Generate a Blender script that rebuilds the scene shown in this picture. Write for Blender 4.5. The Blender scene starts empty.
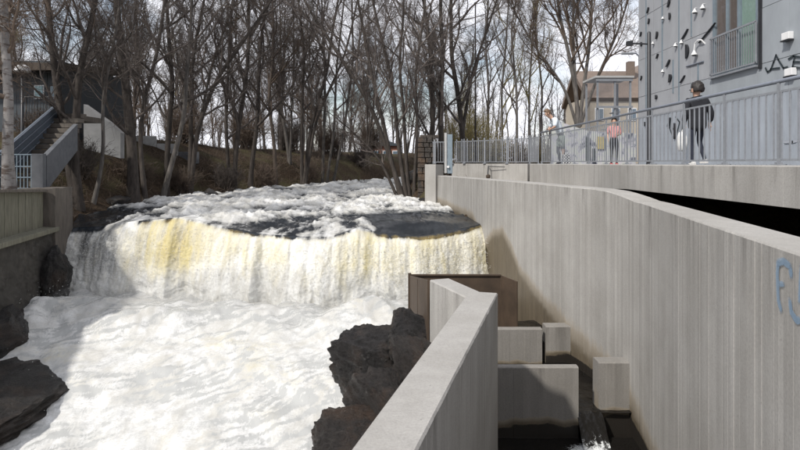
import bpy, bmesh, math, random
import numpy as np
from mathutils import Vector, Matrix

random.seed(7)
RNG = np.random.default_rng(7)
S = bpy.context.scene
COL = S.collection
R = math.radians

# ------------------------------------------------------------------ camera, sky, sun, exposure
cam_d = bpy.data.cameras.new('camera')
cam = bpy.data.objects.new('camera', cam_d)
COL.objects.link(cam)
cam.location = (0, 0, 0)
cam.rotation_euler = (R(90), 0, 0)
cam_d.sensor_width = 36.0
cam_d.lens = 26.1
cam_d.shift_y = -0.0775
cam_d.clip_end = 3000
S.camera = cam

SUN_EL, SUN_AZ = 45.0, 224.0          # azimuth measured clockwise from +y
world = bpy.data.worlds.new('World')
S.world = world
world.use_nodes = True
wn, wl = world.node_tree.nodes, world.node_tree.links
wn.clear()
sky = wn.new('ShaderNodeTexSky')
sky.sky_type = 'NISHITA'
sky.sun_disc = False
sky.sun_elevation = R(SUN_EL)
sky.sun_rotation = R(SUN_AZ)
sky.air_density = 1.2
sky.dust_density = 0.3
tc = wn.new('ShaderNodeTexCoord')
mp = wn.new('ShaderNodeMapping'); mp.inputs['Scale'].default_value = (1.6, 1.6, 3.2)
mp.inputs['Location'].default_value = (0.0, 0.0, 0.0)
nz = wn.new('ShaderNodeTexNoise'); nz.inputs['Scale'].default_value = 1.7
nz.inputs['Detail'].default_value = 9; nz.inputs['Roughness'].default_value = 0.6
rp = wn.new('ShaderNodeValToRGB')
rp.color_ramp.elements[0].position = 0.33; rp.color_ramp.elements[0].color = (0, 0, 0, 1)
rp.color_ramp.elements[1].position = 0.50; rp.color_ramp.elements[1].color = (1, 1, 1, 1)
mixs = wn.new('ShaderNodeMixRGB'); mixs.inputs[2].default_value = (10.2, 10.3, 11.0, 1)
bg = wn.new('ShaderNodeBackground'); bg.inputs['Strength'].default_value = 0.09
wo = wn.new('ShaderNodeOutputWorld')
wl.new(tc.outputs['Generated'], mp.inputs['Vector']); wl.new(mp.outputs['Vector'], nz.inputs['Vector'])
wl.new(nz.outputs['Fac'], rp.inputs['Fac']); wl.new(rp.outputs['Color'], mixs.inputs['Fac'])
wl.new(sky.outputs['Color'], mixs.inputs[1]); wl.new(mixs.outputs['Color'], bg.inputs['Color'])
wl.new(bg.outputs['Background'], wo.inputs['Surface'])

sun_d = bpy.data.lights.new('sun', 'SUN')
sun_d.energy = 3.3
sun_d.angle = R(2.5)
sun_d.color = (1.0, 0.955, 0.885)
sun = bpy.data.objects.new('sun', sun_d)
COL.objects.link(sun)
sv = Vector((math.sin(R(SUN_AZ)) * math.cos(R(SUN_EL)), math.cos(R(SUN_AZ)) * math.cos(R(SUN_EL)), math.sin(R(SUN_EL))))
sun.rotation_euler = sv.to_track_quat('Z', 'Y').to_euler()
sun.location = (-20, -15, 25)

S.view_settings.view_transform = 'Standard'
S.view_settings.look = 'None'
S.view_settings.exposure = 0.26
S.view_settings.gamma = 1.0

# ------------------------------------------------------------------ helpers
def tag(o, label=None, cat=None, group=None, kind=None):
    if label: o['label'] = label
    if cat: o['category'] = cat
    if group: o['group'] = group
    if kind: o['kind'] = kind
    return o

def empty(name, loc=(0, 0, 0), rz=0.0):
    o = bpy.data.objects.new(name, None)
    COL.objects.link(o)
    o.location = loc
    o.rotation_euler = (0, 0, rz)
    o.empty_display_size = 0.2
    return o

def link(name, me, parent=None):
    o = bpy.data.objects.new(name, me)
    COL.objects.link(o)
    if parent is not None: o.parent = parent
    return o

def kids(o):
    return [c for c in COL.objects if c.parent == o]

def copy_tree(o, parent=None, children=None):
    c = o.copy()
    COL.objects.link(c)
    c.parent = parent
    for ch in (children if children is not None else kids(o)):
        copy_tree(ch, c, [] if children is not None else None)
    return c

class MB:
    def __init__(s): s.v = []; s.f = []; s.m = []
    def add(s, vs, fs, mi=0):
        b = len(s.v)
        s.v.extend([tuple(map(float, p)) for p in vs])
        for f in fs:
            s.f.append(tuple(b + i for i in f)); s.m.append(mi)
        return s
    def box(s, c, d, rz=0.0, mi=0, taper=1.0):
        hx, hy, hz = d[0] / 2, d[1] / 2, d[2] / 2
        cs, sn = math.cos(rz), math.sin(rz)
        vs = []
        for dz in (-1, 1):
            k = taper if dz > 0 else 1.0
            for dx, dy in ((-1, -1), (1, -1), (1, 1), (-1, 1)):
                x, y = dx * hx * k, dy * hy * k
                vs.append((c[0] + x * cs - y * sn, c[1] + x * sn + y * cs, c[2] + dz * hz))
        return s.add(vs, [(3, 2, 1, 0), (4, 5, 6, 7), (0, 1, 5, 4), (1, 2, 6, 5), (2, 3, 7, 6), (3, 0, 4, 7)], mi)
    def prism(s, poly, z0, z1, mi=0):
        n = len(poly)
        a = sum(poly[i][0] * poly[(i + 1) % n][1] - poly[(i + 1) % n][0] * poly[i][1] for i in range(n))
        if a < 0: poly = poly[::-1]
        z0s = z0 if hasattr(z0, '__len__') else [z0] * n
        z1s = z1 if hasattr(z1, '__len__') else [z1] * n
        vs = [(p[0], p[1], z0s[i]) for i, p in enumerate(poly)] + [(p[0], p[1], z1s[i]) for i, p in enumerate(poly)]
        fs = [tuple(range(n - 1, -1, -1)), tuple(range(n, 2 * n))]
        fs += [(i, (i + 1) % n, n + (i + 1) % n, n + i) for i in range(n)]
        return s.add(vs, fs, mi)
    def extr(s, poly3, vec, mi=0):
        n = len(poly3)
        vs = [tuple(p) for p in poly3] + [tuple(Vector(p) + Vector(vec)) for p in poly3]
        fs = [tuple(range(n - 1, -1, -1)), tuple(range(n, 2 * n))]
        fs += [(i, (i + 1) % n, n + (i + 1) % n, n + i) for i in range(n)]
        return s.add(vs, fs, mi)
    def tube(s, pts, rad, k=6, mi=0, caps=True, phase=0.0):
        pts = [Vector(p) for p in pts]
        n = len(pts)
        if not hasattr(rad, '__len__'): rad = [rad] * n
        t0 = (pts[1] - pts[0]).normalized()
        ref = Vector((0, 0, 1)) if abs(t0.z) < 0.9 else Vector((1, 0, 0))
        u = t0.cross(ref).normalized()
        vs = []
        for i in range(n):
            t = (pts[min(i + 1, n - 1)] - pts[max(i - 1, 0)]).normalized()
            u = (u - t * u.dot(t)).normalized()
            w = t.cross(u)
            for j in range(k):
                a = 2 * math.pi * j / k + phase
                vs.append(pts[i] + (u * math.cos(a) + w * math.sin(a)) * rad[i])
        fs = []
        for i in range(n - 1):
            for j in range(k):
                a, b = i * k + j, i * k + (j + 1) % k
                fs.append((a, b, b + k, a + k))
        if caps:
            fs.append(tuple(range(k - 1, -1, -1))); fs.append(tuple((n - 1) * k + j for j in range(k)))
        return s.add(vs, fs, mi)
    def lathe(s, c, prof, k=16, mi=0):
        vs = []
        for r, z in prof:
            for j in range(k):
                a = 2 * math.pi * j / k
                vs.append((c[0] + r * math.cos(a), c[1] + r * math.sin(a), c[2] + z))
        fs = []
        for i in range(len(prof) - 1):
            for j in range(k):
                a, b = i * k + j, i * k + (j + 1) % k
                fs.append((a, b, b + k, a + k))
        fs.append(tuple(range(k - 1, -1, -1))); fs.append(tuple((len(prof) - 1) * k + j for j in range(k)))
        return s.add(vs, fs, mi)
    def mesh(s, name, mats, smooth=False):
        me = bpy.data.meshes.new(name)
        me.from_pydata(s.v, [], s.f)
        if not isinstance(mats, (list, tuple)): mats = [mats]
        for m in mats: me.materials.append(m)
        if len(mats) > 1: me.polygons.foreach_set('material_index', s.m)
        if smooth: me.polygons.foreach_set('use_smooth', [True] * len(me.polygons))
        me.update()
        return me
    def build(s, name, mats, parent=None, smooth=False, bevel=0.0):
        me = s.mesh(name, mats, smooth)
        if bevel > 0:
            bm = bmesh.new(); bm.from_mesh(me)
            bmesh.ops.bevel(bm, geom=[e for e in bm.edges if e.calc_face_angle(0) > 0.5], offset=bevel, segments=2, affect='EDGES', profile=0.6)
            bm.to_mesh(me); bm.free()
        return link(name, me, parent)

def grid_mesh(name, P, mat, attrs=None, smooth=True):
    """P: (rows, cols, 3) array -> mesh"""
    r, c, _ = P.shape
    me = bpy.data.meshes.new(name)
    idx = np.arange(r * c).reshape(r, c)
    q = np.stack([idx[:-1, :-1], idx[:-1, 1:], idx[1:, 1:], idx[1:, :-1]], -1).reshape(-1, 4)
    me.vertices.add(r * c); me.vertices.foreach_set('co', P.reshape(-1).astype(np.float32))
    me.loops.add(q.size); me.loops.foreach_set('vertex_index', q.reshape(-1).astype(np.int32))
    me.polygons.add(len(q))
    me.polygons.foreach_set('loop_start', np.arange(0, q.size, 4, dtype=np.int32))
    me.polygons.foreach_set('use_smooth', np.full(len(q), smooth))
    me.update(calc_edges=True)
    for k, a in (attrs or {}).items():
        at = me.attributes.new(k, 'FLOAT', 'POINT')
        at.data.foreach_set('value', a.reshape(-1).astype(np.float32))
    me.materials.append(mat)
    return me

# ---- numpy gradient noise
_perm = RNG.permutation(256); _perm = np.concatenate([_perm, _perm, _perm])
_g = RNG.normal(size=(256, 3)); _g /= np.linalg.norm(_g, axis=1)[:, None]
def pnoise(x, y, z=0.0):
    x, y, z = np.broadcast_arrays(np.asarray(x, float), np.asarray(y, float), np.asarray(z, float))
    xi, yi, zi = np.floor(x).astype(int), np.floor(y).astype(int), np.floor(z).astype(int)
    xf, yf, zf = x - xi, y - yi, z - zi
    f = lambda t: t * t * t * (t * (t * 6 - 15) + 10)
    u, v, w = f(xf), f(yf), f(zf)
    xi &= 255; yi &= 255; zi &= 255
    def g(i, j, k):
        h = _perm[_perm[_perm[xi + i] + yi + j] + zi + k]
        gg = _g[h]
        return gg[..., 0] * (xf - i) + gg[..., 1] * (yf - j) + gg[..., 2] * (zf - k)
    l = lambda a, b, t: a + t * (b - a)
    return 1.5 * l(l(l(g(0, 0, 0), g(1, 0, 0), u), l(g(0, 1, 0), g(1, 1, 0), u), v),
             l(l(g(0, 0, 1), g(1, 0, 1), u), l(g(0, 1, 1), g(1, 1, 1), u), v), w)
def fbm(x, y, z=0.0, o=4, gain=0.5, ridged=False):
    s, a, t = 0.0, 1.0, 0.0
    for i in range(o):
        n = pnoise(np.asarray(x) * 2 ** i + 17.3 * i, np.asarray(y) * 2 ** i - 9.1 * i, np.asarray(z) * 2 ** i + 4.7 * i)
        s = s + a * ((1 - 2 * np.abs(n)) if ridged else n)
        t += a; a *= gain
    return s / t
def sstep(a, b, x):
    t = np.clip((np.asarray(x, float) - a) / (b - a), 0, 1)
    return t * t * (3 - 2 * t)

# ---- materials
def new_mat(name):
    m = bpy.data.materials.new(name); m.use_nodes = True
    nt = m.node_tree
    return m, nt, nt.nodes['Principled BSDF']

def N(nt, t, **kw):
    n = nt.nodes.new(t)
    for k, v in kw.items():
        if k in n.inputs: n.inputs[k].default_value = v
        else: setattr(n, k, v)
    return n

def ramp(nt, src, stops):
    r = nt.nodes.new('ShaderNodeValToRGB')
    e = r.color_ramp.elements
    while len(e) < len(stops): e.new(0.5)
    for el, (p, c) in zip(e, stops):
        el.position = p
        el.color = (c, c, c, 1) if not hasattr(c, '__len__') else (*c, 1)
    nt.links.new(src, r.inputs['Fac'])
    return r.outputs['Color']

def mixc(nt, fac, a, b, mode='MIX'):
    m = nt.nodes.new('ShaderNodeMixRGB'); m.blend_type = mode
    for sock, v in ((m.inputs[0], fac), (m.inputs[1], a), (m.inputs[2], b)):
        if isinstance(v, (int, float)): sock.default_value = v
        elif isinstance(v, (tuple, list)): sock.default_value = (*v, 1)
        else: nt.links.new(v, sock)
    return m.outputs[0]

def coords(nt, scale=(1, 1, 1), kind='Object'):
    if kind == 'Position':
        g = nt.nodes.new('ShaderNodeNewGeometry'); out = g.outputs['Position']
    else:
        g = nt.nodes.new('ShaderNodeTexCoord'); out = g.outputs[kind]
    mpn = nt.nodes.new('ShaderNodeMapping'); mpn.inputs['Scale'].default_value = scale
    nt.links.new(out, mpn.inputs['Vector'])
    return mpn.outputs['Vector']

def noise(nt, vec, scale, detail=4, rough=0.55, dist=0.0):
    n = nt.nodes.new('ShaderNodeTexNoise')
    n.inputs['Scale'].default_value = scale; n.inputs['Detail'].default_value = detail
    n.inputs['Roughness'].default_value = rough; n.inputs['Distortion'].default_value = dist
    nt.links.new(vec, n.inputs['Vector'])
    return n.outputs['Fac']

def bump(nt, bsdf, h, strength=0.3, dist=0.01):
    b = nt.nodes.new('ShaderNodeBump'); b.inputs['Strength'].default_value = strength; b.inputs['Distance'].default_value = dist
    nt.links.new(h, b.inputs['Height']); nt.links.new(b.outputs['Normal'], bsdf.inputs['Normal'])
    return b

def attr(nt, name):
    a = nt.nodes.new('ShaderNodeAttribute'); a.attribute_name = name
    return a.outputs['Fac']

def simple(name, col, rough=0.6, var=0.25, scale=6.0, metal=0.0, bs=0.15, kind='Object', stretch=(1, 1, 1), spec=0.5):
    m, nt, b = new_mat(name)
    v = coords(nt, stretch, kind)
    n1 = noise(nt, v, scale, 6, 0.62)
    n2 = noise(nt, v, scale * 0.17, 3)
    lo = tuple(c * (1 - var) for c in col); hi = tuple(min(1, c * (1 + var)) for c in col)
    c1 = mixc(nt, ramp(nt, n1, [(0.3, 0.0), (0.7, 1.0)]), lo, hi)
    c2 = mixc(nt, ramp(nt, n2, [(0.35, 0.0), (0.65, 0.5)]), c1, tuple(c * 0.75 for c in col))
    nt.links.new(c2, b.inputs['Base Color'])
    b.inputs['Roughness'].default_value = rough; b.inputs['Metallic'].default_value = metal
    b.inputs['Specular IOR Level'].default_value = spec
    if bs: bump(nt, b, n1, bs, 0.01)
    return m

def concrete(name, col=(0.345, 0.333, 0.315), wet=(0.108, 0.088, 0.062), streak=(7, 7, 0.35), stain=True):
    """board-marked concrete: streaks run down the face, boards differ in tone, 'stain' attribute marks wet, algae-brown areas and shade painted in with them"""
    m, nt, b = new_mat(name)
    v = coords(nt, streak, 'Position')
    s1 = noise(nt, v, 1.0, 6, 0.65)
    v2 = coords(nt, (1, 1, 1), 'Position')
    n2 = noise(nt, v2, 1.1, 5, 0.6)
    n3 = noise(nt, v2, 45, 4, 0.7)
    c = mixc(nt, ramp(nt, s1, [(0.32, 0.0), (0.68, 1.0)]), tuple(x * 0.91 for x in col), tuple(x * 1.07 for x in col))
    c = mixc(nt, ramp(nt, n2, [(0.38, 0.0), (0.7, 0.65)]), c, (col[0] * 0.74, col[1] * 0.73, col[2] * 0.71))
    tone = attr(nt, 'tone')
    c = mixc(nt, 1.0, c, ramp(nt, tone, [(0.0, 0.905), (1.0, 1.07)]), 'MULTIPLY')
    c = mixc(nt, 0.5, c, ramp(nt, n3, [(0.3, 0.7), (0.6, 1.1)]), 'MULTIPLY')
    vor = nt.nodes.new('ShaderNodeTexVoronoi'); vor.inputs['Scale'].default_value = 9.0
    nt.links.new(v2, vor.inputs['Vector'])
    pits = ramp(nt, vor.outputs['Distance'], [(0.0, 1.0), (0.09, 0.0)])
    c = mixc(nt, mixc(nt, 0.5, pits, pits), c, tuple(x * 0.4 for x in col))
    bel = attr(nt, 'below')
    drip = mixc(nt, 1.0, ramp(nt, bel, [(0.0, 0.9), (0.25, 0.55), (0.9, 0.0)]), ramp(nt, noise(nt, coords(nt, (3.2, 3.2, 0.22), 'Position'), 1.6, 6, 0.7), [(0.52, 0), (0.68, 1)]), 'MULTIPLY')
    c = mixc(nt, drip, c, (col[0] * 0.42, col[1] * 0.41, col[2] * 0.40))
    rough = 0.85
    b.inputs['Roughness'].default_value = rough
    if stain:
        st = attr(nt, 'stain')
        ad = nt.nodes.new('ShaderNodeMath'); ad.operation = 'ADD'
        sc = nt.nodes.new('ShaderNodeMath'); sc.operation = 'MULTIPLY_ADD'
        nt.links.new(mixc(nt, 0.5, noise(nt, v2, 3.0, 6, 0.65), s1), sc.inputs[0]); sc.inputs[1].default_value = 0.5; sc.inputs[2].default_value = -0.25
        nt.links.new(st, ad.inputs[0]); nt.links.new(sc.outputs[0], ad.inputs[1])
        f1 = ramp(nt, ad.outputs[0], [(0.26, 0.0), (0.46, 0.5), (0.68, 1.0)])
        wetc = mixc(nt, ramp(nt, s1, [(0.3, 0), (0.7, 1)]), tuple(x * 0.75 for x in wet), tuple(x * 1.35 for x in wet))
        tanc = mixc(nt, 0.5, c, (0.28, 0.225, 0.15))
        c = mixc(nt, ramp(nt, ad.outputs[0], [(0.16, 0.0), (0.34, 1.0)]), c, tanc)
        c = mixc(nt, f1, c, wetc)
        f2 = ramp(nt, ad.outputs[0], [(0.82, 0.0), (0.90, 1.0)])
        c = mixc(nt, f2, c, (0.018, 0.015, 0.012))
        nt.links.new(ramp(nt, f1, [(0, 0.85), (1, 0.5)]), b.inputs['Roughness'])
    nt.links.new(c, b.inputs['Base Color'])
    h = mixc(nt, 0.5, s1, n3)
    bump(nt, b, h, 0.35, 0.012)
    return m

M = {}
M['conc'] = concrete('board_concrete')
M['conc_plain'] = simple('plain_concrete', (0.36, 0.34, 0.31), 0.85, 0.18, 9, bs=0.2)
M['conc_pale'] = simple('pale_concrete', (0.40, 0.40, 0.395), 0.8, 0.15, 5, bs=0.15)
M['conc_grey'] = simple('grey_concrete', (0.105, 0.11, 0.12), 0.8, 0.2, 5, bs=0.15)
M['conc_dark2'] = simple('stained_concrete', (0.115, 0.10, 0.085), 0.85, 0.4, 4, stretch=(2, 2, 0.6), bs=0.5)
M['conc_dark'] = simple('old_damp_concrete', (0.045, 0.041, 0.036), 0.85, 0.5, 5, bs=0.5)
M['plank'] = simple('weathered_board_concrete', (0.15, 0.145, 0.11), 0.8, 0.45, 4, stretch=(5, 5, 0.6), bs=0.3)
M['rust'] = simple('rusted_steel', (0.062, 0.041, 0.026), 0.75, 0.4, 2.2, stretch=(1, 1, 1), bs=0.2)
M['galv'] = simple('galvanised_steel', (0.27, 0.285, 0.31), 0.5, 0.15, 12, metal=0.2, bs=0.05)
M['galv_dark'] = simple('painted_handrail_steel', (0.20, 0.22, 0.26), 0.45, 0.15, 12, metal=0.3, bs=0.05)
M['steel_blue'] = simple('blue_grey_painted_steel', (0.20, 0.25, 0.29), 0.5, 0.15, 8, metal=0.2, bs=0.05)
M['black'] = simple('black_painted_metal', (0.02, 0.021, 0.025), 0.45, 0.3, 10, bs=0.05)
M['white'] = simple('white_enamel', (0.78, 0.78, 0.78), 0.4, 0.06, 5, bs=0.03)
M['panel_grey'] = simple('grey_facade_sheet', (0.32, 0.33, 0.35), 0.55, 0.10, 3, stretch=(1, 1, 0.4), bs=0.05)
M['panel_blue'] = simple('blue_facade_sheet', (0.30, 0.325, 0.35), 0.5, 0.10, 2.2, stretch=(1, 1, 0.5), bs=0.05)
M['panel_low'] = simple('scuffed_blue_facade_sheet', (0.32, 0.35, 0.39), 0.5, 0.18, 1.3, stretch=(1, 2, 0.7), bs=0.06)
M['beige'] = simple('beige_render', (0.44, 0.39, 0.32), 0.85, 0.12, 3)
M['roof_brown'] = simple('brown_roof_tile', (0.17, 0.13, 0.105), 0.8, 0.3, 9)
M['brick_red'] = simple('red_brick', (0.21, 0.095, 0.065), 0.85, 0.3, 8)
M['dark_clad'] = simple('dark_timber_cladding', (0.045, 0.055, 0.065), 0.6, 0.3, 5, stretch=(5, 5, 0.5))
M['brown_clad'] = simple('brown_timber_eave', (0.05, 0.034, 0.022), 0.7, 0.35, 6)
M['stair_blue'] = simple('blue_grey_stair_sheet', (0.085, 0.105, 0.13), 0.55, 0.2, 5)
M['green_blind'] = simple('green_window_blind', (0.30, 0.44, 0.38), 0.7, 0.1, 3)
M['brown_blind'] = simple('brown_window_curtain', (0.17, 0.14, 0.125), 0.8, 0.3, 4, stretch=(1, 8, 0.3))
M['asphalt'] = simple('walkway_asphalt', (0.22, 0.22, 0.23), 0.9, 0.2, 14)

def glass(name, col=(0.10, 0.14, 0.18), alpha=0.0):
    m, nt, b = new_mat(name)
    b.inputs['Base Color'].default_value = (*col, 1); b.inputs['Roughness'].default_value = 0.06
    b.inputs['Specular IOR Level'].default_value = 0.8
    return m
M['glass'] = glass('window_glass')
M['glass_pale'] = glass('pale_glass', (0.36, 0.40, 0.44))
M['glass_cyan'] = glass('cyan_lit_pane', (0.25, 0.42, 0.46))

# bark
def bark(name, col, var=0.4, sc=9, pale=None):
    m, nt, b = new_mat(name)
    v = coords(nt, (1, 1, 0.25))
    n1 = noise(nt, v, sc, 6, 0.65)
    oi = nt.nodes.new('ShaderNodeObjectInfo')
    c = mixc(nt, ramp(nt, n1, [(0.35, 0), (0.68, 1)]), tuple(x * (1 - var) for x in col), tuple(x * (1 + var) for x in col))
    c = mixc(nt, 1.0, c, ramp(nt, oi.outputs['Random'], [(0, 0.75), (1, 1.25)]), 'MULTIPLY')
    if pale:
        n2 = noise(nt, coords(nt, (1, 1, 2.6)), 2.6, 5, 0.7)
        c = mixc(nt, ramp(nt, n2, [(0.50, 0), (0.60, 1)]), c, pale)
    nt.links.new(c, b.inputs['Base Color']); b.inputs['Roughness'].default_value = 0.9
    b.inputs['Specular IOR Level'].default_value = 0.2
    bump(nt, b, n1, 0.6, 0.02)
    return m
M['bark'] = bark('dark_bark', (0.062, 0.053, 0.047))
M['bark_grey'] = bark('grey_bark', (0.105, 0.096, 0.088))
M['bark_brown'] = bark('brown_bark', (0.082, 0.066, 0.055))
M['twig'] = bark('twig_bark', (0.108, 0.092, 0.083))
M['twig_brown'] = bark('brown_twig_bark', (0.125, 0.095, 0.075))
M['twig_olive'] = bark('olive_twig_bark', (0.16, 0.135, 0.06))
M['birch'] = bark('birch_bark', (0.27, 0.255, 0.245), 0.2, 7, pale=(0.10, 0.08, 0.07))

# rock
def rockmat(name, col, lo=0.4):
    m, nt, b = new_mat(name)
    v = coords(nt)
    n1 = noise(nt, v, 3.5, 8, 0.68, 0.4)
    n2 = noise(nt, coords(nt, (1, 1, 2.2)), 20, 7, 0.75, 0.8)
    c = mixc(nt, ramp(nt, n1, [(0.35, 0), (0.7, 1)]), tuple(x * lo for x in col), tuple(x * 1.5 for x in col))
    c = mixc(nt, ramp(nt, n2, [(0.55, 0), (0.75, 0.6)]), c, tuple(min(1, x * 1.9) for x in col))
    c = mixc(nt, ramp(nt, noise(nt, v, 1.6, 5, 0.6), [(0.48, 0.0), (0.64, 0.8)]), c, (col[0] * 2.3, col[1] * 1.75, col[2] * 1.3))
    nt.links.new(c, b.inputs['Base Color'])
    nt.links.new(ramp(nt, n2, [(0.35, 0.16), (0.6, 0.6)]), b.inputs['Roughness'])
    bump(nt, b, mixc(nt, 0.5, n1, n2), 1.0, 0.12)
    return m
M['rock'] = rockmat('dark_wet_rock', (0.019, 0.017, 0.0165))
M['rock_brown'] = rockmat('brown_wet_rock', (0.024, 0.019, 0.016))
M['rock_grey'] = rockmat('grey_bank_stone', (0.06, 0.056, 0.052), 0.6)
M['stone'] = rockmat('old_wall_stone', (0.062, 0.052, 0.044), 0.55)

# ground
def groundmat():
    m, nt, b = new_mat('leaf_littered_earth')
    v = coords(nt, (1, 1, 1), 'Position')
    n1 = noise(nt, v, 0.5, 6, 0.6)
    n2 = noise(nt, v, 9, 6, 0.7)
    c = mixc(nt, ramp(nt, n2, [(0.35, 0), (0.65, 1)]), (0.022, 0.016, 0.011), (0.075, 0.052, 0.034))
    c = mixc(nt, ramp(nt, n1, [(0.48, 0), (0.62, 0.8)]), c, (0.075, 0.068, 0.034))
    nt.links.new(c, b.inputs['Base Color']); b.inputs['Roughness'].default_value = 0.95
    b.inputs['Specular IOR Level'].default_value = 0.15
    bump(nt, b, n2, 0.8, 0.08)
    return m
M['ground'] = groundmat()

# water: attributes foam (white water), tint (peaty yellow-brown water showing through)
def watermat(name, fall=False, pool=False):
    m, nt, b = new_mat(name)
    sc = (1, 1, 0.45) if fall else (1, 1, 1)
    v = coords(nt, sc, 'Position')
    n1 = noise(nt, v, 5.0, 8, 0.7, 0.6)
    n2 = noise(nt, v, 30.0, 6, 0.75)
    foam, tint = attr(nt, 'foam'), attr(nt, 'tint')
    ma = nt.nodes.new('ShaderNodeMath'); ma.operation = 'MULTIPLY_ADD'
    nt.links.new(mixc(nt, 0.35, n1, n2), ma.inputs[0]); ma.inputs[1].default_value = 1.1; ma.inputs[2].default_value = -0.55
    ad = nt.nodes.new('ShaderNodeMath'); ad.operation = 'ADD'
    nt.links.new(foam, ad.inputs[0]); nt.links.new(ma.outputs[0], ad.inputs[1])
    ff = ramp(nt, ad.outputs[0], [(0.22, 0.0), (0.42, 0.45), (0.62, 0.82), (0.85, 1.0)])
    at = nt.nodes.new('ShaderNodeMath'); at.operation = 'ADD'
    nt.links.new(tint, at.inputs[0]); nt.links.new(ma.outputs[0], at.inputs[1])
    tf = ramp(nt, at.outputs[0], [(0.15, 0.0), (0.85, 1.0)])
    white = mixc(nt, ramp(nt, n2, [(0.3, 0), (0.7, 1)]), (0.66, 0.66, 0.63) if fall else (0.56, 0.56, 0.545), (0.82, 0.82, 0.80) if fall else (0.78, 0.78, 0.775))
    n4 = noise(nt, coords(nt, (1.0, 0.55, 0.5) if not fall else (1.6, 1.6, 0.35), 'Position'), 1.3, 7, 0.65, 1.2)
    white = mixc(nt, ramp(nt, n4, [(0.42, 0.0), (0.62, 0.75)]), white, (0.47, 0.455, 0.41))
    n5 = noise(nt, coords(nt, (0.7, 1.7, 0.6) if not fall else (2.2, 2.2, 0.8), 'Position'), 9.0, 7, 0.75, 1.8)
    white = mixc(nt, ramp(nt, n5, [(0.50, 0.0), (0.62, 0.65)]), white, (0.45, 0.445, 0.42))
    white = mixc(nt, tf, white, (0.57, 0.50, 0.27))
    dark = mixc(nt, tf, (0.44, 0.445, 0.435) if pool else (0.018, 0.021, 0.025), (0.50, 0.465, 0.37) if pool else (0.27, 0.20, 0.075))
    c = mixc(nt, ff, dark, white)
    nt.links.new(c, b.inputs['Base Color'])
    nt.links.new(ramp(nt, ff, [(0.0, 0.10), (0.7, 0.55)]), b.inputs['Roughness'])
    b.inputs['IOR'].default_value = 1.33
    b.inputs['Specular IOR Level'].default_value = 0.35
    bump(nt, b, mixc(nt, 0.4, n1, n2), 0.16 if fall else 0.2, 0.04)
    return m
M['water'] = watermat('rapids_water')
M['fallwater'] = watermat('falling_water', True)
M['poolwater'] = watermat('churned_pool_water', pool=True)
def poolmat():
    m, nt, b = new_mat('dark_channel_water')
    v = coords(nt, (1, 1, 1), 'Position')
    n1 = noise(nt, v, 6.0, 5, 0.6, 0.5)
    foam = attr(nt, 'foam')
    ad = nt.nodes.new('ShaderNodeMath'); ad.operation = 'ADD'
    sb = nt.nodes.new('ShaderNodeMath'); sb.operation = 'MULTIPLY_ADD'
    nt.links.new(noise(nt, v, 14, 6, 0.75, 1.0), sb.inputs[0]); sb.inputs[1].default_value = 1.4; sb.inputs[2].default_value = -0.7
    nt.links.new(foam, ad.inputs[0]); nt.links.new(sb.outputs[0], ad.inputs[1])
    ff = ramp(nt, ad.outputs[0], [(0.55, 0.0), (0.8, 1.0)])
    nt.links.new(mixc(nt, ff, (0.010, 0.009, 0.008), (0.6, 0.62, 0.62)), b.inputs['Base Color'])
    nt.links.new(ramp(nt, ff, [(0, 0.07), (1, 0.6)]), b.inputs['Roughness'])
    b.inputs['IOR'].default_value = 1.33
    bump(nt, b, n1, 0.5, 0.05)
    return m
M['channel_water'] = poolmat()

# ================================================================== SETTING
def interp(tab, t):
    xs = [a for a, _ in tab]; ys = [b for _, b in tab]
    return np.interp(t, xs, ys)
# river edges upstream as functions of depth y
LTAB = [(15, -9.9), (17.2, -9.9), (21, -11.4), (24, -10.85), (29, -10.25), (35, -8.2), (41, -5.4), (48, -2.5), (56, 1.5), (66, 8.0)]
RTAB = [(15, 3.15), (18.7, 2.43), (24, 1.45), (26.5, 0.9), (28.5, 0.1), (33, -0.5), (38, -0.3), (44, 1.6), (50, 5.0), (56, 9.0), (66, 15.0)]
def wall_x(y):          # river face of the long concrete wall on the right
    return np.where(np.asarray(y) < 10.05, 4.07 + 0.22 * (np.asarray(y) - 10.05), 4.07 - 0.19 * (np.asarray(y) - 10.05))

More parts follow.
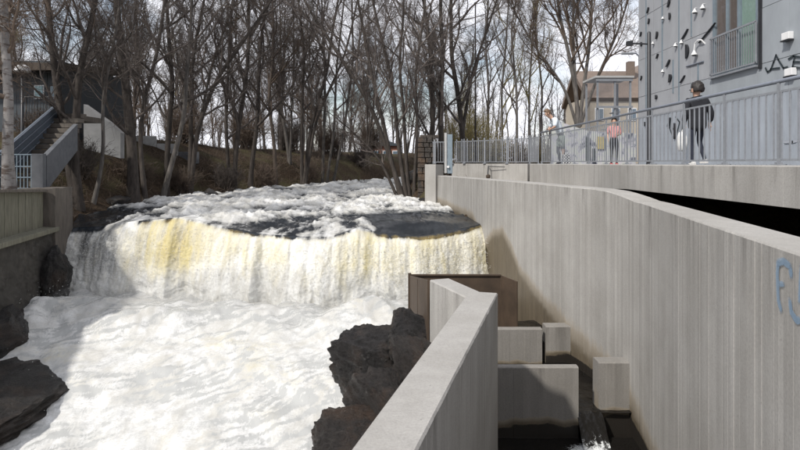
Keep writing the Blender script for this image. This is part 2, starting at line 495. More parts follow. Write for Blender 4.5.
# ---- terrain: one sheet out to the horizon
def terrain_z(x, y):
    L = interp(LTAB, y); Rr = interp(RTAB, y)
    n = fbm(x * 0.35, y * 0.35, 3.3, 4)
    n2 = fbm(x * 1.3, y * 1.3, 7.7, 3)
    far = sstep(55, 140, y) * 1.3
    dl = L - x
    left = -2.0 + 1.9 * sstep(-0.2, 2.6, dl) + 1.45 * sstep(1.0, 5.5, dl) * sstep(19, 26, y) * (1 - 0.28 * sstep(31, 42, y)) + 0.25 * sstep(6, 20, dl)
    left = left + 0.25 * n + 0.10 * n2
    dr = x - Rr
    right = -2.0 + 1.3 * sstep(0.0, 1.6, dr) + 0.5 * sstep(1.5, 6.0, dr) + 0.15 * n + 0.06 * n2
    bed = -2.9
    z = np.where(dl > 0, left, np.where(dr > 0, right, bed - 0.4 * 0))
    z = np.where((dl > -0.5) & (dl <= 0), bed + (-2.0 - bed) * sstep(-0.5, 0, dl), z)
    z = np.where((dr > -0.5) & (dr <= 0), bed + (-2.0 - bed) * sstep(-0.5, 0, dr), z)
    z = z + far * (np.abs(x) < 1e9)
    # ground behind the left retaining wall
    zl = -1.15 + 0.06 * n2
    low = y < 18.6
    z = np.where(low & (x < -10.6), zl, z)
    # the deep bed below the fall
    wx = wall_x(y)
    pool = (x >= -10.6) & (x <= wx + 0.25) & (y < 16.2)
    z = np.where(pool, -5.9, z)
    z = np.where((y >= 16.2) & (y < 18.6) & (x >= -10.6) & (x < wx + 0.25), -5.9 + 3.0 * sstep(16.2, 18.0, y), z)
    under = (x > wx + 0.25) & (y < 15.0)
    z = np.where(under, -3.8, z)
    z = np.where((x > wx + 0.25) & (y >= 15.0) & (y < 24), -3.8 + 2.9 * sstep(15.0, 17.5, y) , z)
    z = np.where((x > 5.2) & (y > 23) & (y < 60.5), np.minimum(z, -0.75), z)
    return z
xs = np.concatenate([-np.geomspace(400, 30, 14), np.arange(-29.5, 20, 0.4), np.geomspace(20.5, 400, 14)])
ys = np.concatenate([-np.geomspace(300, 12, 8), np.arange(-11, 62, 0.4), np.geomspace(63, 900, 18)])
X, Y = np.meshgrid(xs, ys)
g = grid_mesh('ground', np.stack([X, Y, terrain_z(X, Y)], -1), M['ground'])
tag(link('ground', g), kind='structure')

# ---- water: river above the lip, the fall, the pool below
NU = 500
u = np.linspace(0, 1, NU)
def crest_y(x):
    f = lambda q: np.interp(q, [-10.2, -8.5, -7.0, -5.2, -3.5, -1.8, -0.9, 0.6, 1.8, 2.6, 3.4], [17.7, 17.7, 17.3, 17.0, 16.5, 16.3, 16.7, 16.9, 17.6, 18.3, 19.0])
    sm = sum(f(np.asarray(x) + o_) for o_ in (-0.6, -0.4, -0.2, 0.0, 0.2, 0.4, 0.6)) / 7
    return sm + 0.22 * fbm(np.asarray(x) * 0.9, 2.2, 0, 3) + 0.10 * fbm(np.asarray(x) * 2.8, 5.2, 0, 3)
def crest_z(x):
    return np.interp(x, [-10.2, -9.0, -8.2, -6.5, -5.2, -3.8, -2.0, -1.2, -0.6, 0.6, 1.6, 2.6], [-1.98, -1.92, -1.78, -1.60, -1.85, -2.05, -2.08, -1.86, -2.02, -2.12, -2.06, -1.90])
BASE_Z = -3.75
# river rows
rows = 240
vr = np.linspace(0, 1, rows)[:, None] ** 0.62         # 0 far .. 1 at the lip
yfar = 64.0
PX = np.zeros((rows, NU)); PY = np.zeros((rows, NU))
x0 = -10.3 + u * (2.75 + 10.3)
yc = crest_y(x0)
for i in range(rows):
    t = vr[i, 0]
    y = yfar + (yc - yfar) * t
    Lx, Rx = interp(LTAB, y) - 0.35, interp(RTAB, y) + 0.3
    xx = Lx + u * (Rx - Lx)
    PX[i] = xx; PY[i] = y
k = (vr ** 26)
PX = PX * (1 - k) + x0[None, :] * k
zc = crest_z(x0)[None, :]
dist = PY - yc[None, :]
zr = -1.80 + 0.012 * (PY - 22)
zr = zr + (zc - zr) * np.exp(-np.maximum(dist, 0) / 1.5)
big = fbm(PX * 0.55, PY * 0.30, 1.0, 4, 0.55)
rdg = fbm(PX * 0.9 + 0.5 * big, PY * 0.55, 5.0, 5, 0.55, ridged=True)
fin = fbm(PX * 4, PY * 2.6, 9.0, 4, 0.6)
calm_r = np.exp(-((PX - 0.9) / 1.9) ** 2 - ((PY - 18.6) / 1.7) ** 2)
calm_c = 0.55 * np.exp(-((PX + 3.8) / 2.0) ** 2 - ((PY - 18.2) / 1.5) ** 2)
calm_l = np.exp(-((PX + 10.6) / 1.2) ** 2 - ((PY - 19.5) / 2.5) ** 2)
calm = np.clip(calm_r * 1.9 + 0.45 * calm_c + calm_l, 0, 1)
ampl = (1 - 0.85 * calm) * sstep(0.0, 1.5, dist)
zr = zr + ampl * (0.34 * big + 0.32 * (rdg - 0.25) + 0.09 * fin) + 0.02 * fin * calm + 0.14 * np.exp(-((PX - 0.8) / 1.5) ** 2 - ((PY - 18.1) / 0.8) ** 2) * sstep(0.0, 0.9, dist)
foam_r = 0.0 + 1.2 * (rdg - 0.15) + 0.75 * big + 0.3 * fin - 0.95 * calm
lipz = np.exp(-np.maximum(dist, 0) / 1.4)
strk = fbm(PX * 2.4, dist * 0.55 + 0.3 * big, 13.0, 5, 0.65)
foam_r += lipz * (0.9 * strk - 0.05)
foam_r += 0.35 * np.exp(-((PX + 6.3) / 1.6) ** 2 - ((PY - 19.5) / 1.6) ** 2) + 0.3 * np.exp(-((PX + 1.0) / 0.6) ** 2 - ((PY - 17.4) / 1.0) ** 2)
foam_r += 0.12 * sstep(21, 27, PY) * (1 - sstep(36, 48, PY))
tint_r = 0.45 * np.exp(-((PX + 6.6) / 0.9) ** 2 - (dist / 0.9) ** 2) - 0.15 + 0 * PX
# fall rows
fr = 210
tv = np.linspace(0, 1, fr)[:, None]
xf = np.repeat(x0[None, :], fr, 0)
h = zc - BASE_Z
thr = 0.95 + 0.55 * fbm(x0 * 0.7, 8.1, 0, 4)[None, :]
th = tv ** 0.8
py = yc[None, :] - thr * th
pz = zc - h * (0.16 * th + 0.84 * th ** 2.0)
st1 = fbm(xf * 2.6, pz * 0.45 + 0.6 * fbm(xf * 1.2, pz, 0, 2), 2.0, 4, 0.6)
st2 = fbm(xf * 11, pz * 2.2, 4.0, 5, 0.75)
clump = fbm(xf * 6.5, pz * 5.5, 6.0, 5, 0.75, ridged=True)
grow = sstep(0.0, 0.35, tv)
disp = grow * (0.085 * st1 + 0.012 * st2 + 0.03 * (clump - 0.2)) + 0.25 * sstep(0.7, 1.0, tv) * fbm(xf * 1.3, pz * 1.5, 3.0, 4)
py = py - disp
pz = pz + 0.05 * grow * st2 + sstep(0.7, 1.0, tv) * 0.32 * fbm(xf * 1.1, 5.5, 1.0, 4)
shape_x = np.interp(x0, [-10, -8.6, -7.9, -7.0, -6.3, -5.4, -4, -1.5, -1.0, 0, 2.6], [0.46, 0.52, 0.80, 0.64, 0.60, 0.9, 1.0, 1.0, 0.92, 0.97, 1.0])[None, :]
f_lip = foam_r[-1][None, :] + 0.0
bl = sstep(0.0, 0.22, tv)
foam_f = (1 - bl) * f_lip + bl * (0.92 * shape_x + 0.35 * st1 + 0.14 * (clump - 0.3) + 0.2 * fbm(xf * 3.0, tv * 1.3, 21.0, 4, 0.6)) + 0.35 * sstep(0.6, 1.0, tv)
dark_lip = np.interp(x0, [-5.2, -4.4, -1.9, -1.3, -0.8, -0.4, 1.6, 2.2], [0.1, 0.35, 0.25, -0.1, 0.1, 0.55, 0.5, 0.1])[None, :]
foam_f -= 0.85 * dark_lip * (1 - sstep(0.04, 0.14, tv + 0.16 * fbm(xf * 1.7, 3.0, 61.0, 3) + 0.10 * st2))
warm = 0.80 * np.exp(-((xf + 6.7) / 1.15) ** 2) * (1 - sstep(0.50, 1.0, tv)) + 0.55 * np.exp(-((xf + 0.9) / 0.9) ** 2) * (1 - sstep(0.6, 1.0, tv)) \
    + 0.42 * sstep(-0.6, 0.6, xf) * (1 - 0.6 * sstep(0.6, 1.0, tv)) + 0.40 * np.exp(-((xf + 4.2) / 1.4) ** 2) * (1 - sstep(0.4, 0.95, tv)) + 0.26
tint_f = (warm * (0.75 + 0.9 * st1 + 0.5 * fbm(xf * 2.2, tv * 0.9, 33.0, 4, 0.6))) * sstep(0.0, 0.15, tv + 0.05) - 0.10
# pool rows
pr = 340
tp = np.linspace(0, 1, pr)[:, None]
yb = py[-1][None, :]
ypool = yb + (-4.0 - yb) * (tp ** 1.25)
Lp = np.interp(ypool, [-4, 8, 13.4, 17.5], [-9.6, -9.4, -9.6, -10.3]); Rp = np.interp(ypool, [-4, 3.8, 8, 9.3, 11, 16, 18], [-2.4, -0.3, 0.95, 0.45, 0.6, 2.7, 2.8])
xp = Lp + u[None, :] * (Rp - Lp)
kk = np.exp(-tp * 22)
xp = xp * (1 - kk) + x0[None, :] * kk
zp0 = np.interp(ypool, [-4, 5, 8.5, 10, 12.5, 14.5, 17], [-5.25, -5.15, -5.0, -4.75, -4.2, -3.85, -3.75])
zp0 = zp0 + (pz[-1][None, :] - zp0) * np.exp(-tp * 30)
w1 = fbm(xp * 0.45 + 0.4 * ypool, ypool * 0.45 - 0.1 * xp, 2.0, 4, 0.55)
w2 = fbm(xp * 1.25 + 0.35 * ypool + 0.9 * w1, ypool * 0.5, 6.0, 5, 0.52, ridged=True)
w3 = fbm(xp * 3.0, ypool * 6.0, 8.0, 5, 0.68)
am = 0.10 + 0.9 * (1 - np.exp(-tp * 30))
zp = zp0 + am * (0.17 * w1 + 0.055 * (w2 - 0.2) + 0.014 * w3) + (0.22 + 0.5 * fbm(xp * 0.8, ypool * 0.8, 30.0, 3)) * np.exp(-((ypool - 14.8) / 1.1) ** 2) * (1 - np.exp(-tp * 18))
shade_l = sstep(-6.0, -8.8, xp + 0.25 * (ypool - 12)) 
rx, ry = xp * 0.86 + ypool * 0.5, -xp * 0.5 + ypool * 0.86
vein = fbm(rx * 0.85 + 0.7 * w1, ry * 2.6 + 1.2 * fbm(xp * .8, ypool * .8, 41.0, 3), 40.0, 6, 0.68, ridged=True)
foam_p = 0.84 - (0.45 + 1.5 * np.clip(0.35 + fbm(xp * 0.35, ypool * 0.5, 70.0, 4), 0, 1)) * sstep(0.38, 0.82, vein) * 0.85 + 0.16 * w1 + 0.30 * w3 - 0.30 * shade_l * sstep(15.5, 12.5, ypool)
tint_p = 0.04 + 0.45 * w1 + 0.35 * fbm(xp * 0.6, ypool * 0.35, 50.0, 4)
tag(link('river_water', grid_mesh('river_water', np.stack([PX, PY, zr], -1)[:, :], M['water'], {'foam': foam_r, 'tint': tint_r})), kind='structure')
tag(link('waterfall', grid_mesh('waterfall', np.stack([xf, py, pz], -1), M['fallwater'], {'foam': foam_f, 'tint': tint_f})), kind='structure')
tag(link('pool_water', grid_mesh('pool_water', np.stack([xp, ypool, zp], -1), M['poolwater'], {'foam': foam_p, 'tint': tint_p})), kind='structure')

# ---- flying droplets and clots of foam at the lip, down the face and over the boil
def spray():
    mb = MB()
    octv = np.array([(1, 0, 0), (-1, 0, 0), (0, 1, 0), (0, -1, 0), (0, 0, 1), (0, 0, -1)], float)
    octf = [(0, 2, 4), (2, 1, 4), (1, 3, 4), (3, 0, 4), (2, 0, 5), (1, 2, 5), (3, 1, 5), (0, 3, 5)]
    rg = np.random.default_rng(3)
    pts = []
    for _ in range(6500):
        j = min(NU - 6, int(NU * rg.uniform(0.02, 1.0) ** 0.75)) if _ % 3 else int(NU * rg.uniform(0.72, 0.985)); i = int(fr * (0.22 + 0.78 * rg.beta(1.5, 1.3))); i = min(i, fr - 1)
        pts.append((xf[i, j] + rg.normal() * 0.04, py[i, j] - abs(rg.normal()) * 0.16 - 0.02, pz[i, j] + rg.normal() * 0.10, rg.uniform(0.004, 0.012)))
    for _ in range(3500):
        j = rg.integers(5, NU - 5); i = int(abs(rg.normal()) * 45); i = min(i, pr - 1)
        pts.append((xp[i, j], ypool[i, j], zp[i, j] + abs(rg.normal()) * 0.22, rg.uniform(0.004, 0.011)))
    for _ in range(900):
        i = rg.integers(rows // 4, rows); j = rg.integers(10, NU - 10)
        if foam_r[i, j] > 0.5:
            pts.append((PX[i, j], PY[i, j], zr[i, j] + abs(rg.normal()) * 0.10, rg.uniform(0.004, 0.012)))
    for x, y, z, r in pts:
        sc = r * rg.uniform(0.6, 1.4, 3)
        mb.add(octv * sc + (x, y, z), octf)
    return mb.build('spray_drops', M['white_foam'], smooth=True)
m, nt, b = new_mat('white_foam'); b.inputs['Base Color'].default_value = (0.68, 0.68, 0.66, 1); b.inputs['Roughness'].default_value = 0.4
M['white_foam'] = m
tag(spray(), 'white flying droplets and foam over the falling water', 'spray', kind='stuff')

# ---- mist hanging at the foot of the fall
m, nt, b = new_mat('mist')
nt.nodes.remove(b)
pv = nt.nodes.new('ShaderNodeVolumePrincipled'); pv.inputs['Density'].default_value = 0.17; pv.inputs['Color'].default_value = (0.97, 0.97, 0.96, 1); pv.inputs['Anisotropy'].default_value = 0.2
nt.links.new(pv.outputs[0], nt.nodes['Material Output'].inputs['Volume'])
bm = bmesh.new(); bmesh.ops.create_icosphere(bm, subdivisions=4, radius=1.0)
for v in bm.verts:
    p = v.co.copy(); k_ = 1 + 0.25 * float(fbm(p.x * 3, p.y * 2, p.z * 2, 3))
    v.co = Vector((-3.4 + p.x * 6.2, 15.2 + 0.10 * p.x + p.y * 1.5, -3.9 + p.z * 1.25 * k_))
me = bpy.data.meshes.new('mist'); bm.to_mesh(me); bm.free(); me.materials.append(m)
tag(link('mist', me), 'thin white spray mist at the foot of the waterfall', 'mist', kind='stuff')

# ---- walkway deck on the right
poly = [(4.9, -6), (4.9, 21.8), (4.98, 22.2), (2.35, 26.0), (2.3, 27.5), (4.5, 60), (40, 60), (40, -6)]
mb = MB(); mb.prism(poly, -0.47, -0.06)
tag(mb.build('walkway', M['asphalt']), kind='structure')

# ================================================================== WALLS
def board_wall(name, path, zt, zb, thick, side, mat, stainf=None, bw=0.08, parent=None, nz=46, relief=0.006, seed=1, cap_chamfer=0.018):
    """board-marked concrete wall along PATH (xy polyline); zt/zb functions of (x, y); body lies THICK to SIDE (+1 right of travel, -1 left)"""
    rg = np.random.default_rng(seed)
    P = np.array(path, float)
    seg = np.linalg.norm(np.diff(P, axis=0), axis=1); cum = np.concatenate([[0], np.cumsum(seg)])
    edges = [0.0]
    while edges[-1] < cum[-1] - 1e-6:
        edges.append(min(edges[-1] + bw * rg.uniform(0.8, 1.2), cum[-1]))
    ss, off, tone = [], [], []
    for a, b_ in zip(edges[:-1], edges[1:]):
        o = rg.uniform(0, relief); t = rg.uniform(0, 1)
        ss += [a + 0.003, b_ - 0.003]; off += [o, o]; tone += [t, t]
    ss = np.array(ss); off = np.array(off); tone = np.array(tone)
    cx = np.interp(ss, cum, P[:, 0]); cy = np.interp(ss, cum, P[:, 1])
    tx = np.gradient(cx); ty = np.gradient(cy); ln = np.hypot(tx, ty) + 1e-9; tx /= ln; ty /= ln
    nx, ny = ty * side, -tx * side           # into the body
    top = np.array([zt(a, b_) for a, b_ in zip(cx, cy)]); bot = np.array([zb(a, b_) for a, b_ in zip(cx, cy)])
    r = np.linspace(0, 1, nz)[:, None]
    fx = cx + nx * off; fy = cy + ny * off
    ch = cap_chamfer
    Z = (top - ch) + (bot - top + ch) * r
    rowsP = [np.stack([np.repeat(fx[None], nz, 0), np.repeat(fy[None], nz, 0), Z], -1)]
    topf = np.stack([cx + nx * ch, cy + ny * ch, top], -1)[None]
    topb = np.stack([cx + nx * (thick - ch), cy + ny * (thick - ch), top], -1)[None]
    back0 = np.stack([cx + nx * thick, cy + ny * thick, top - ch], -1)[None]
    back1 = np.stack([cx + nx * thick, cy + ny * thick, bot], -1)[None]
    Pm = np.concatenate([back1, back0, topb, topf, rowsP[0]], 0)
    st = np.zeros(Pm.shape[:2])
    if stainf is not None:
        st[4:] = stainf(Pm[4:, :, 0], Pm[4:, :, 1], Pm[4:, :, 2])
    bl_ = np.full(Pm.shape[:2], 5.0); bl_[4:] = top[None] - Pm[4:, :, 2]
    tn = np.repeat(tone[None], Pm.shape[0], 0).copy()
    tn[:4] = 0.75
    me = grid_mesh(name, Pm, mat, {'stain': st, 'tone': tn, 'below': bl_}, smooth=False)
    bm = bmesh.new(); bm.from_mesh(me)
    bm.verts.ensure_lookup_table()
    c = Pm.shape[1]; n = Pm.shape[0]
    for col in (0, c - 1):
        try: bm.faces.new([bm.verts[i * c + col] for i in range(n)])
        except ValueError: pass
    bmesh.ops.recalc_face_normals(bm, faces=bm.faces)
    bm.to_mesh(me); bm.free()
    return link(name, me, parent)

# the long wall on the right: curved in plan, its brown patch paints spray damp and cast shade together
def rw_top(x, y):
    return float(np.interp(y, [-4, 3.8, 9.0, 9.8, 10.9, 11.4, 15.5, 24], [-0.62, -0.62, -0.645, -0.64, -0.53, -0.51, -0.495, -0.51]))
def rw_stain_shade(x, y, z):
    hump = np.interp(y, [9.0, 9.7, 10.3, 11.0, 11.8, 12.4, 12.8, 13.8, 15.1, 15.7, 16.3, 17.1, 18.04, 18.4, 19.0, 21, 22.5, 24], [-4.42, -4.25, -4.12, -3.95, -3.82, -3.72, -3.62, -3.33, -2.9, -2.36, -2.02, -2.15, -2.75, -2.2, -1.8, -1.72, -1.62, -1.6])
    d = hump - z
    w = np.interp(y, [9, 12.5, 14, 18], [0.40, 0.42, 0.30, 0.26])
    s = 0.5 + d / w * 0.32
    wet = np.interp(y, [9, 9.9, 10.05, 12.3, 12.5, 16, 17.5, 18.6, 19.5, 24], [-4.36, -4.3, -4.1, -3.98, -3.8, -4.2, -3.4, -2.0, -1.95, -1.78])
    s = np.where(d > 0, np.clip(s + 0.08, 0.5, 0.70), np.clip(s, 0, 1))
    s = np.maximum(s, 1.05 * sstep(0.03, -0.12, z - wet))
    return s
cy = np.concatenate([np.arange(-4, 8.6, 0.7), np.linspace(8.6, 11.6, 14), np.arange(12.2, 23.9, 0.7), [23.75]])
path = []
for y in cy:
    t = (y - 10.05) / 1.1
    if abs(t) < 1: xw = 4.07 + (-0.19 + 0.22) / 2 * (y - 10.05) - (0.41 / 2) * 1.1 * (0.5 * t * t + 0.5)
    else: xw = float(wall_x(y))
    path.append((xw, y))
rt = empty('concrete_wall', (4.07, 10.05, -5))
tag(rt, 'long tall board-marked concrete wall curving along the river, brown with spray and painted shade beside the fall', 'concrete wall')
rt.location = (0, 0, 0)
body = board_wall('wall_body', path, rw_top, lambda x, y: -5.8, 0.45, +1, M['conc'], rw_stain_shade, parent=rt, nz=70, seed=4)

# channel wall on the left of the fish ladder: from the camera out to a corner, then back to the steel plate
def cw_path():
    p = []
    for d in np.linspace(-1.0, 8.34, 26): p.append((1.41 - 0.285 * (8.34 - d), d))
    return p
CW = cw_path()
t = empty('channel_wall'); tag(t, 'low board-marked concrete wall with broad flat top angling out from the foreground beside the rocks', 'concrete wall')
def cw_stain(x, y, z): return 0.75 * sstep(-4.2, -4.7, z)
board_wall('wall_body', CW[::-1], lambda x, y: -1.87, lambda x, y: -5.8, 0.42, +1, M['conc'], cw_stain, parent=t, nz=40, seed=9, bw=0.13)
def ret_stain(x, y, z): return 0.35 * sstep(-2.5, -3.2, z)
board_wall('wall_return', [(0.93, 8.08), (0.475, 9.30)], lambda x, y: -1.873, lambda x, y: -5.8, 0.35, +1, M['conc'], ret_stain, parent=t, nz=30, seed=12)

# weir slabs and blocks across the ladder
def weir(name, pts, zt, zb, thick, label, notch=None, seed=2, sl=(-4.2, -4.5)):
    t = empty(name, (pts[0][0], pts[0][1], zb)); t.location = (0, 0, 0)
    tag(t, label, 'weir wall', 'weir walls across the fish ladder')
    board_wall('slab', pts, lambda x, y: zt, lambda x, y: zb, thick, -1, M['conc_weir'],
               lambda x, y, z: 1.0 * sstep(sl[0], sl[1], z + 0.10 * pnoise(x * 2.2, 3.1) + 0.06 * pnoise(x * 7, 1.1)), parent=t, nz=40, seed=seed, bw=0.14)
    if notch: 
        mb = MB(); mb.box(*notch); mb.build('lip_block', M['conc_plain'], t)
    return t
M['conc_weir'] = concrete('shaded_weir_concrete', (0.235, 0.222, 0.205))  # base colour darkened to stand in for the channel wall's shade
weir('weir_wall', [(1.20, 9.80), (3.02, 9.80)], -3.45, -5.8, 0.16, 'widest grey weir slab across the channel, nearest in the fish ladder', seed=21, sl=(-4.25, -4.5))
tb = empty('weir_stub'); tag(tb, 'squat concrete block jutting from the long wall beside the nearest weir slab', 'concrete block')
board_wall('slab', [(3.42, 10.0), (4.25, 10.0)], lambda x, y: -3.44, lambda x, y: -5.8, 0.30, -1, M['conc_weir'], lambda x, y, z: 1.0 * sstep(-4.15, -4.4, z + 0.12 * pnoise(x * 2.2, 9.1)), parent=tb, nz=30, seed=33, bw=0.14)
weir('weir_wall', [(1.6, 12.30), (3.02, 12.30)], -3.52, -5.8, 0.18, 'short weir slab farther up the fish ladder, below the brown stained, shade-painted wall', seed=25, sl=(-4.15, -4.35))
tb = empty('weir_stub'); tag(tb, 'small square concrete block against the long wall at the farther weir slab', 'concrete block')
board_wall('slab', [(3.10, 12.35), (3.85, 12.35)], lambda x, y: -3.48, lambda x, y: -5.8, 0.30, -1, M['conc_weir'], lambda x, y, z: 1.0 * sstep(-3.98, -4.1, z + 0.06 * pnoise(x * 2.2, 5.1)), parent=tb, nz=30, seed=35, bw=0.14)

# channel water: three steps of dark water
def chan(name, x0_, x1_, y0, y1, z, foam_c=None, foam_r=0.5):
    gx, gy = np.meshgrid(np.linspace(x0_, x1_, 120), np.linspace(y0, y1, 120))
    zz = z + 0.035 * fbm(gx * 2.2, gy * 2.2, 1.0, 4)
    fo = np.zeros_like(gx)
    if foam_c: fo = 1.1 * np.exp(-((gx - foam_c[0]) / foam_r) ** 2 - ((gy - foam_c[1]) / (foam_r * 0.8)) ** 2); zz = zz + 0.10 * fo * fbm(gx * 7, gy * 7, 2, 3)
    tag(link(name, grid_mesh(name, np.stack([gx, gy, zz], -1), M['channel_water'], {'foam': fo})), kind='structure')
chan('channel_water', -0.2, 4.35, -3, 9.86, -4.66, (3.05, 9.35), 0.42)
chan('channel_water', 0.9, 4.35, 9.90, 12.42, -4.26, (3.1, 11.9), 0.3)
chan('channel_water', 0.5, 4.0, 12.45, 14.2, -3.85)
gx, gt = np.meshgrid(np.linspace(3.0, 3.44, 24), np.linspace(0, 1, 50))          # the tongue of water sliding through the gap
gy = 10.05 - 0.72 * gt
gz = -4.245 - 0.44 * sstep(0.15, 0.95, gt) + 0.03 * fbm(gx * 9, gt * 4, 1.0, 4)
tag(link('channel_water', grid_mesh('channel_water', np.stack([gx, gy, gz], -1), M['channel_water'], {'foam': 0.25 + 0.75 * sstep(0.45, 1.0, gt) + 0.5 * fbm(gx * 12, gt * 2, 3.0, 3)})), kind='structure')

# rusty steel sluice plates
t = empty('steel_sluice'); tag(t, 'rust-brown steel plates of the sluice at the foot of the fall, behind the channel wall', 'steel sluice')
mb = MB(); mb.box((1.24, 13.2, -4.1), (2.08, 0.03, 3.1)); mb.build('back_plate', M['rust'], t)
mb = MB(); mb.extr([(0.44, 9.33, -1.885), (0.20, 13.17, -2.55), (0.20, 13.17, -5.6), (0.44, 9.33, -5.6)], (0.03, 0.0, 0)); mb.build('side_plate', M['rust'], t)
mb = MB(); mb.extr([(2.28, 13.18, -2.55), (2.52, 12.52, -2.56), (2.52, 12.52, -3.9), (2.28, 13.18, -3.9)], (0.025, 0.01, 0)); mb.build('wing_plate', M['rust'], t)
mb = MB(); mb.box((1.24, 13.18, -2.545), (2.10, 0.07, 0.03)); mb.build('top_rail', M['rust'], t)
for bx_ in (((0.215, 12.9, -3.6), (0.07, 0.07, 2.3)), ((0.355, 11.0, -3.5), (0.05, 0.05, 2.6))):
    mb = MB(); mb.box(*bx_); mb.build('post', M['rust'], t)

# fascia of the walkway deck
def fasc_stain(x, y, z): return 0.28 * sstep(0.3, 0.75, fbm(y * 1.6, z * 0.4, 2.0, 4)) 
t = empty('deck_fascia'); tag(t, 'thick concrete edge beam along the walkway under the long railing', 'edge beam')
board_wall('beam', [(4.87, y) for y in np.arange(-6, 21.81, 0.6)] + [(4.87, 21.8)], lambda x, y: -0.03, lambda x, y: float(np.interp(y, [12.6, 15.0, 21.8], [-0.56, -0.68, -0.84])), 0.30, +1, M['conc'], fasc_stain, parent=t, nz=8, seed=41, bw=0.5, relief=0.004)
t = empty('recessed_wall'); tag(t, 'low shaded concrete upstand set back under the far railing', 'concrete wall')
board_wall('wall_body', [(4.86, 22.1), (2.30, 25.8)], lambda x, y: -0.03, lambda x, y: -1.2, 0.25, +1, M['conc'], None, parent=t, nz=8, seed=42, bw=0.3, relief=0.004)
mb = MB()       # ledge between wall and upstand, dark room under the deck
mb.prism([(3.55, 14.8), (1.9, 23.6), (2.35, 25.7), (4.85, 22.1), (4.85, 14.8)], -1.4, -0.74)
tag(mb.build('ledge', M['conc_plain']), 'flat concrete ledge between the long wall and the recessed upstand', 'ledge')
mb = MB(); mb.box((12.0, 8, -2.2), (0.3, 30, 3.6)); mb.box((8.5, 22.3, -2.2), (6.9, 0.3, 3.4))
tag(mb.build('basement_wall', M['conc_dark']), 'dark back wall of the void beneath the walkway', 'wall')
# pillar at the wall's upstream end
t = empty('end_pillar'); tag(t, 'pale concrete end pillar where the long wall stops at the river', 'pillar')
board_wall('shaft', [(1.78, 23.76), (1.36, 24.15)], lambda x, y: -0.06, lambda x, y: -3.2, 0.5, -1, M['conc'], lambda x, y, z: 0.75 * sstep(-1.5, -1.8, z), parent=t, nz=24, seed=45)
# steel plate post
t = empty('steel_post'); tag(t, 'flat teal-grey steel plate post standing at the end of the railing', 'post')
mb = MB(); mb.box((1.98, 23.0, 0.36), (0.20, 0.05, 1.55), R(-15)); mb.build('plate', M['steel_blue'], t, bevel=0.006)
mb = MB(); mb.box((1.82, 23.06, 0.40), (0.09, 0.12, 1.6), R(-15)); mb.build('upright', M['conc_pale'], t)
mb = MB(); mb.tube([(1.9, 22.96, -0.15), (1.9, 22.90, -0.15)], 0.05, 10); mb.build('round_light', M['white'], t)
# drain outlet on the upstand
t = empty('drain_outlet'); tag(t, 'small dark bracket and pipe outlet fixed on the recessed upstand', 'pipe outlet')
mb = MB(); mb.tube([(3.62, 23.75, -0.13), (3.60, 23.60, -0.14), (3.56, 23.5, -0.40), (3.56, 23.42, -0.52)], 0.025, 6); mb.tube([(3.60, 23.6, -0.14), (4.15, 22.95, -0.16)], 0.015, 5); mb.build('pipe', M['black'], t)
mb = MB(); mb.lathe((3.56, 23.40, -0.62), [(0.05, 0), (0.09, 0.03), (0.09, 0.12), (0.04, 0.16)], 10); mb.build('nozzle', M['brown_clad'], t)

# old stone pier behind the pillar: each stone its own piece
def stone_pier():
    t = empty('stone_pier'); tag(t, 'old brown rubble stone pier standing behind the pillar at the water edge', 'stone pier')
    mb = MB(); mb.prism([(0.86, 28.06), (1.72, 28.06), (1.85, 30.0), (0.95, 30.0)], -2.4, 1.18); mb.build('core', M['conc_dark'], t)
    rg = random.Random(5)
    z = -2.0; n = 0
    while z < 1.1:
        hgt = rg.uniform(0.22, 0.34); x = 0.84
        while x < 1.70:
            w = min(rg.uniform(0.25, 0.5), 1.74 - x)
            mb = MB(); mb.box((x + w / 2, 28.0, min(z + hgt / 2, 1.2)), (w - 0.025, 0.16 + rg.uniform(0, 0.06), hgt - 0.025), rg.uniform(-0.03, 0.03), taper=0.93)
            mb.build('stone', M['stone'], t, bevel=0.02)
            x += w
        z += hgt
    for i in range(3):
        mb = MB(); mb.box((1.12 + 0.3 * i, 28.2, 1.28), (0.29, 0.6, 0.14), 0); mb.build('coping_stone', M['stone'], t, bevel=0.02)
stone_pier()

# ================================================================== LEFT BANK WORKS
# lower dark retaining wall with a sloping ledge, plank-marked upper wall, end block
t = empty('retaining_wall'); tag(t, 'dark damp old retaining wall dropping into the river below the board wall', 'retaining wall')
P0, P1 = (-8.4, 9.0), (-9.98, 16.9)
def lw(n=60, m_=50):
    tt = np.linspace(0, 1, n)[None, :]; rr = np.linspace(0, 1, m_)[:, None]
    x = P0[0] + (P1[0] - P0[0]) * tt + 0 * rr; y = P0[1] + (P1[1] - P0[1]) * tt + 0 * rr
    z = -1.95 + (-6 + 1.95) * rr + 0 * tt
    dd = 0.10 * fbm(y * 0.8, z * 0.8, 1.0, 4) + 0.07 * fbm(y * 2.2, z * 2.2, 4.0, 4, ridged=True) + 0.30 * rr ** 2
    P = np.stack([x + dd, y, z], -1)
    top = np.stack([x[0] - 1.0, y[0], z[0]], -1)[None]
    return np.concatenate([top, P], 0)
link('wall_face', grid_mesh('wall_face', lw(), M['conc_dark'], smooth=False), t)
mb = MB(); mb.prism([(-8.22, 9.0), (-9.80, 16.7), (-10.3, 16.7), (-8.72, 9.0)], -1.96, [-1.83, -1.83, -1.78, -1.78]); mb.build('ledge', M['plank'], t, bevel=0.02)
t = empty('board_wall'); tag(t, 'grey-olive wall of wide upright boards standing on the ledge below the stair', 'board wall')
rg = random.Random(11)
n = 11
A, B = Vector((-9.05, 12.0)), Vector((-9.98, 16.35))
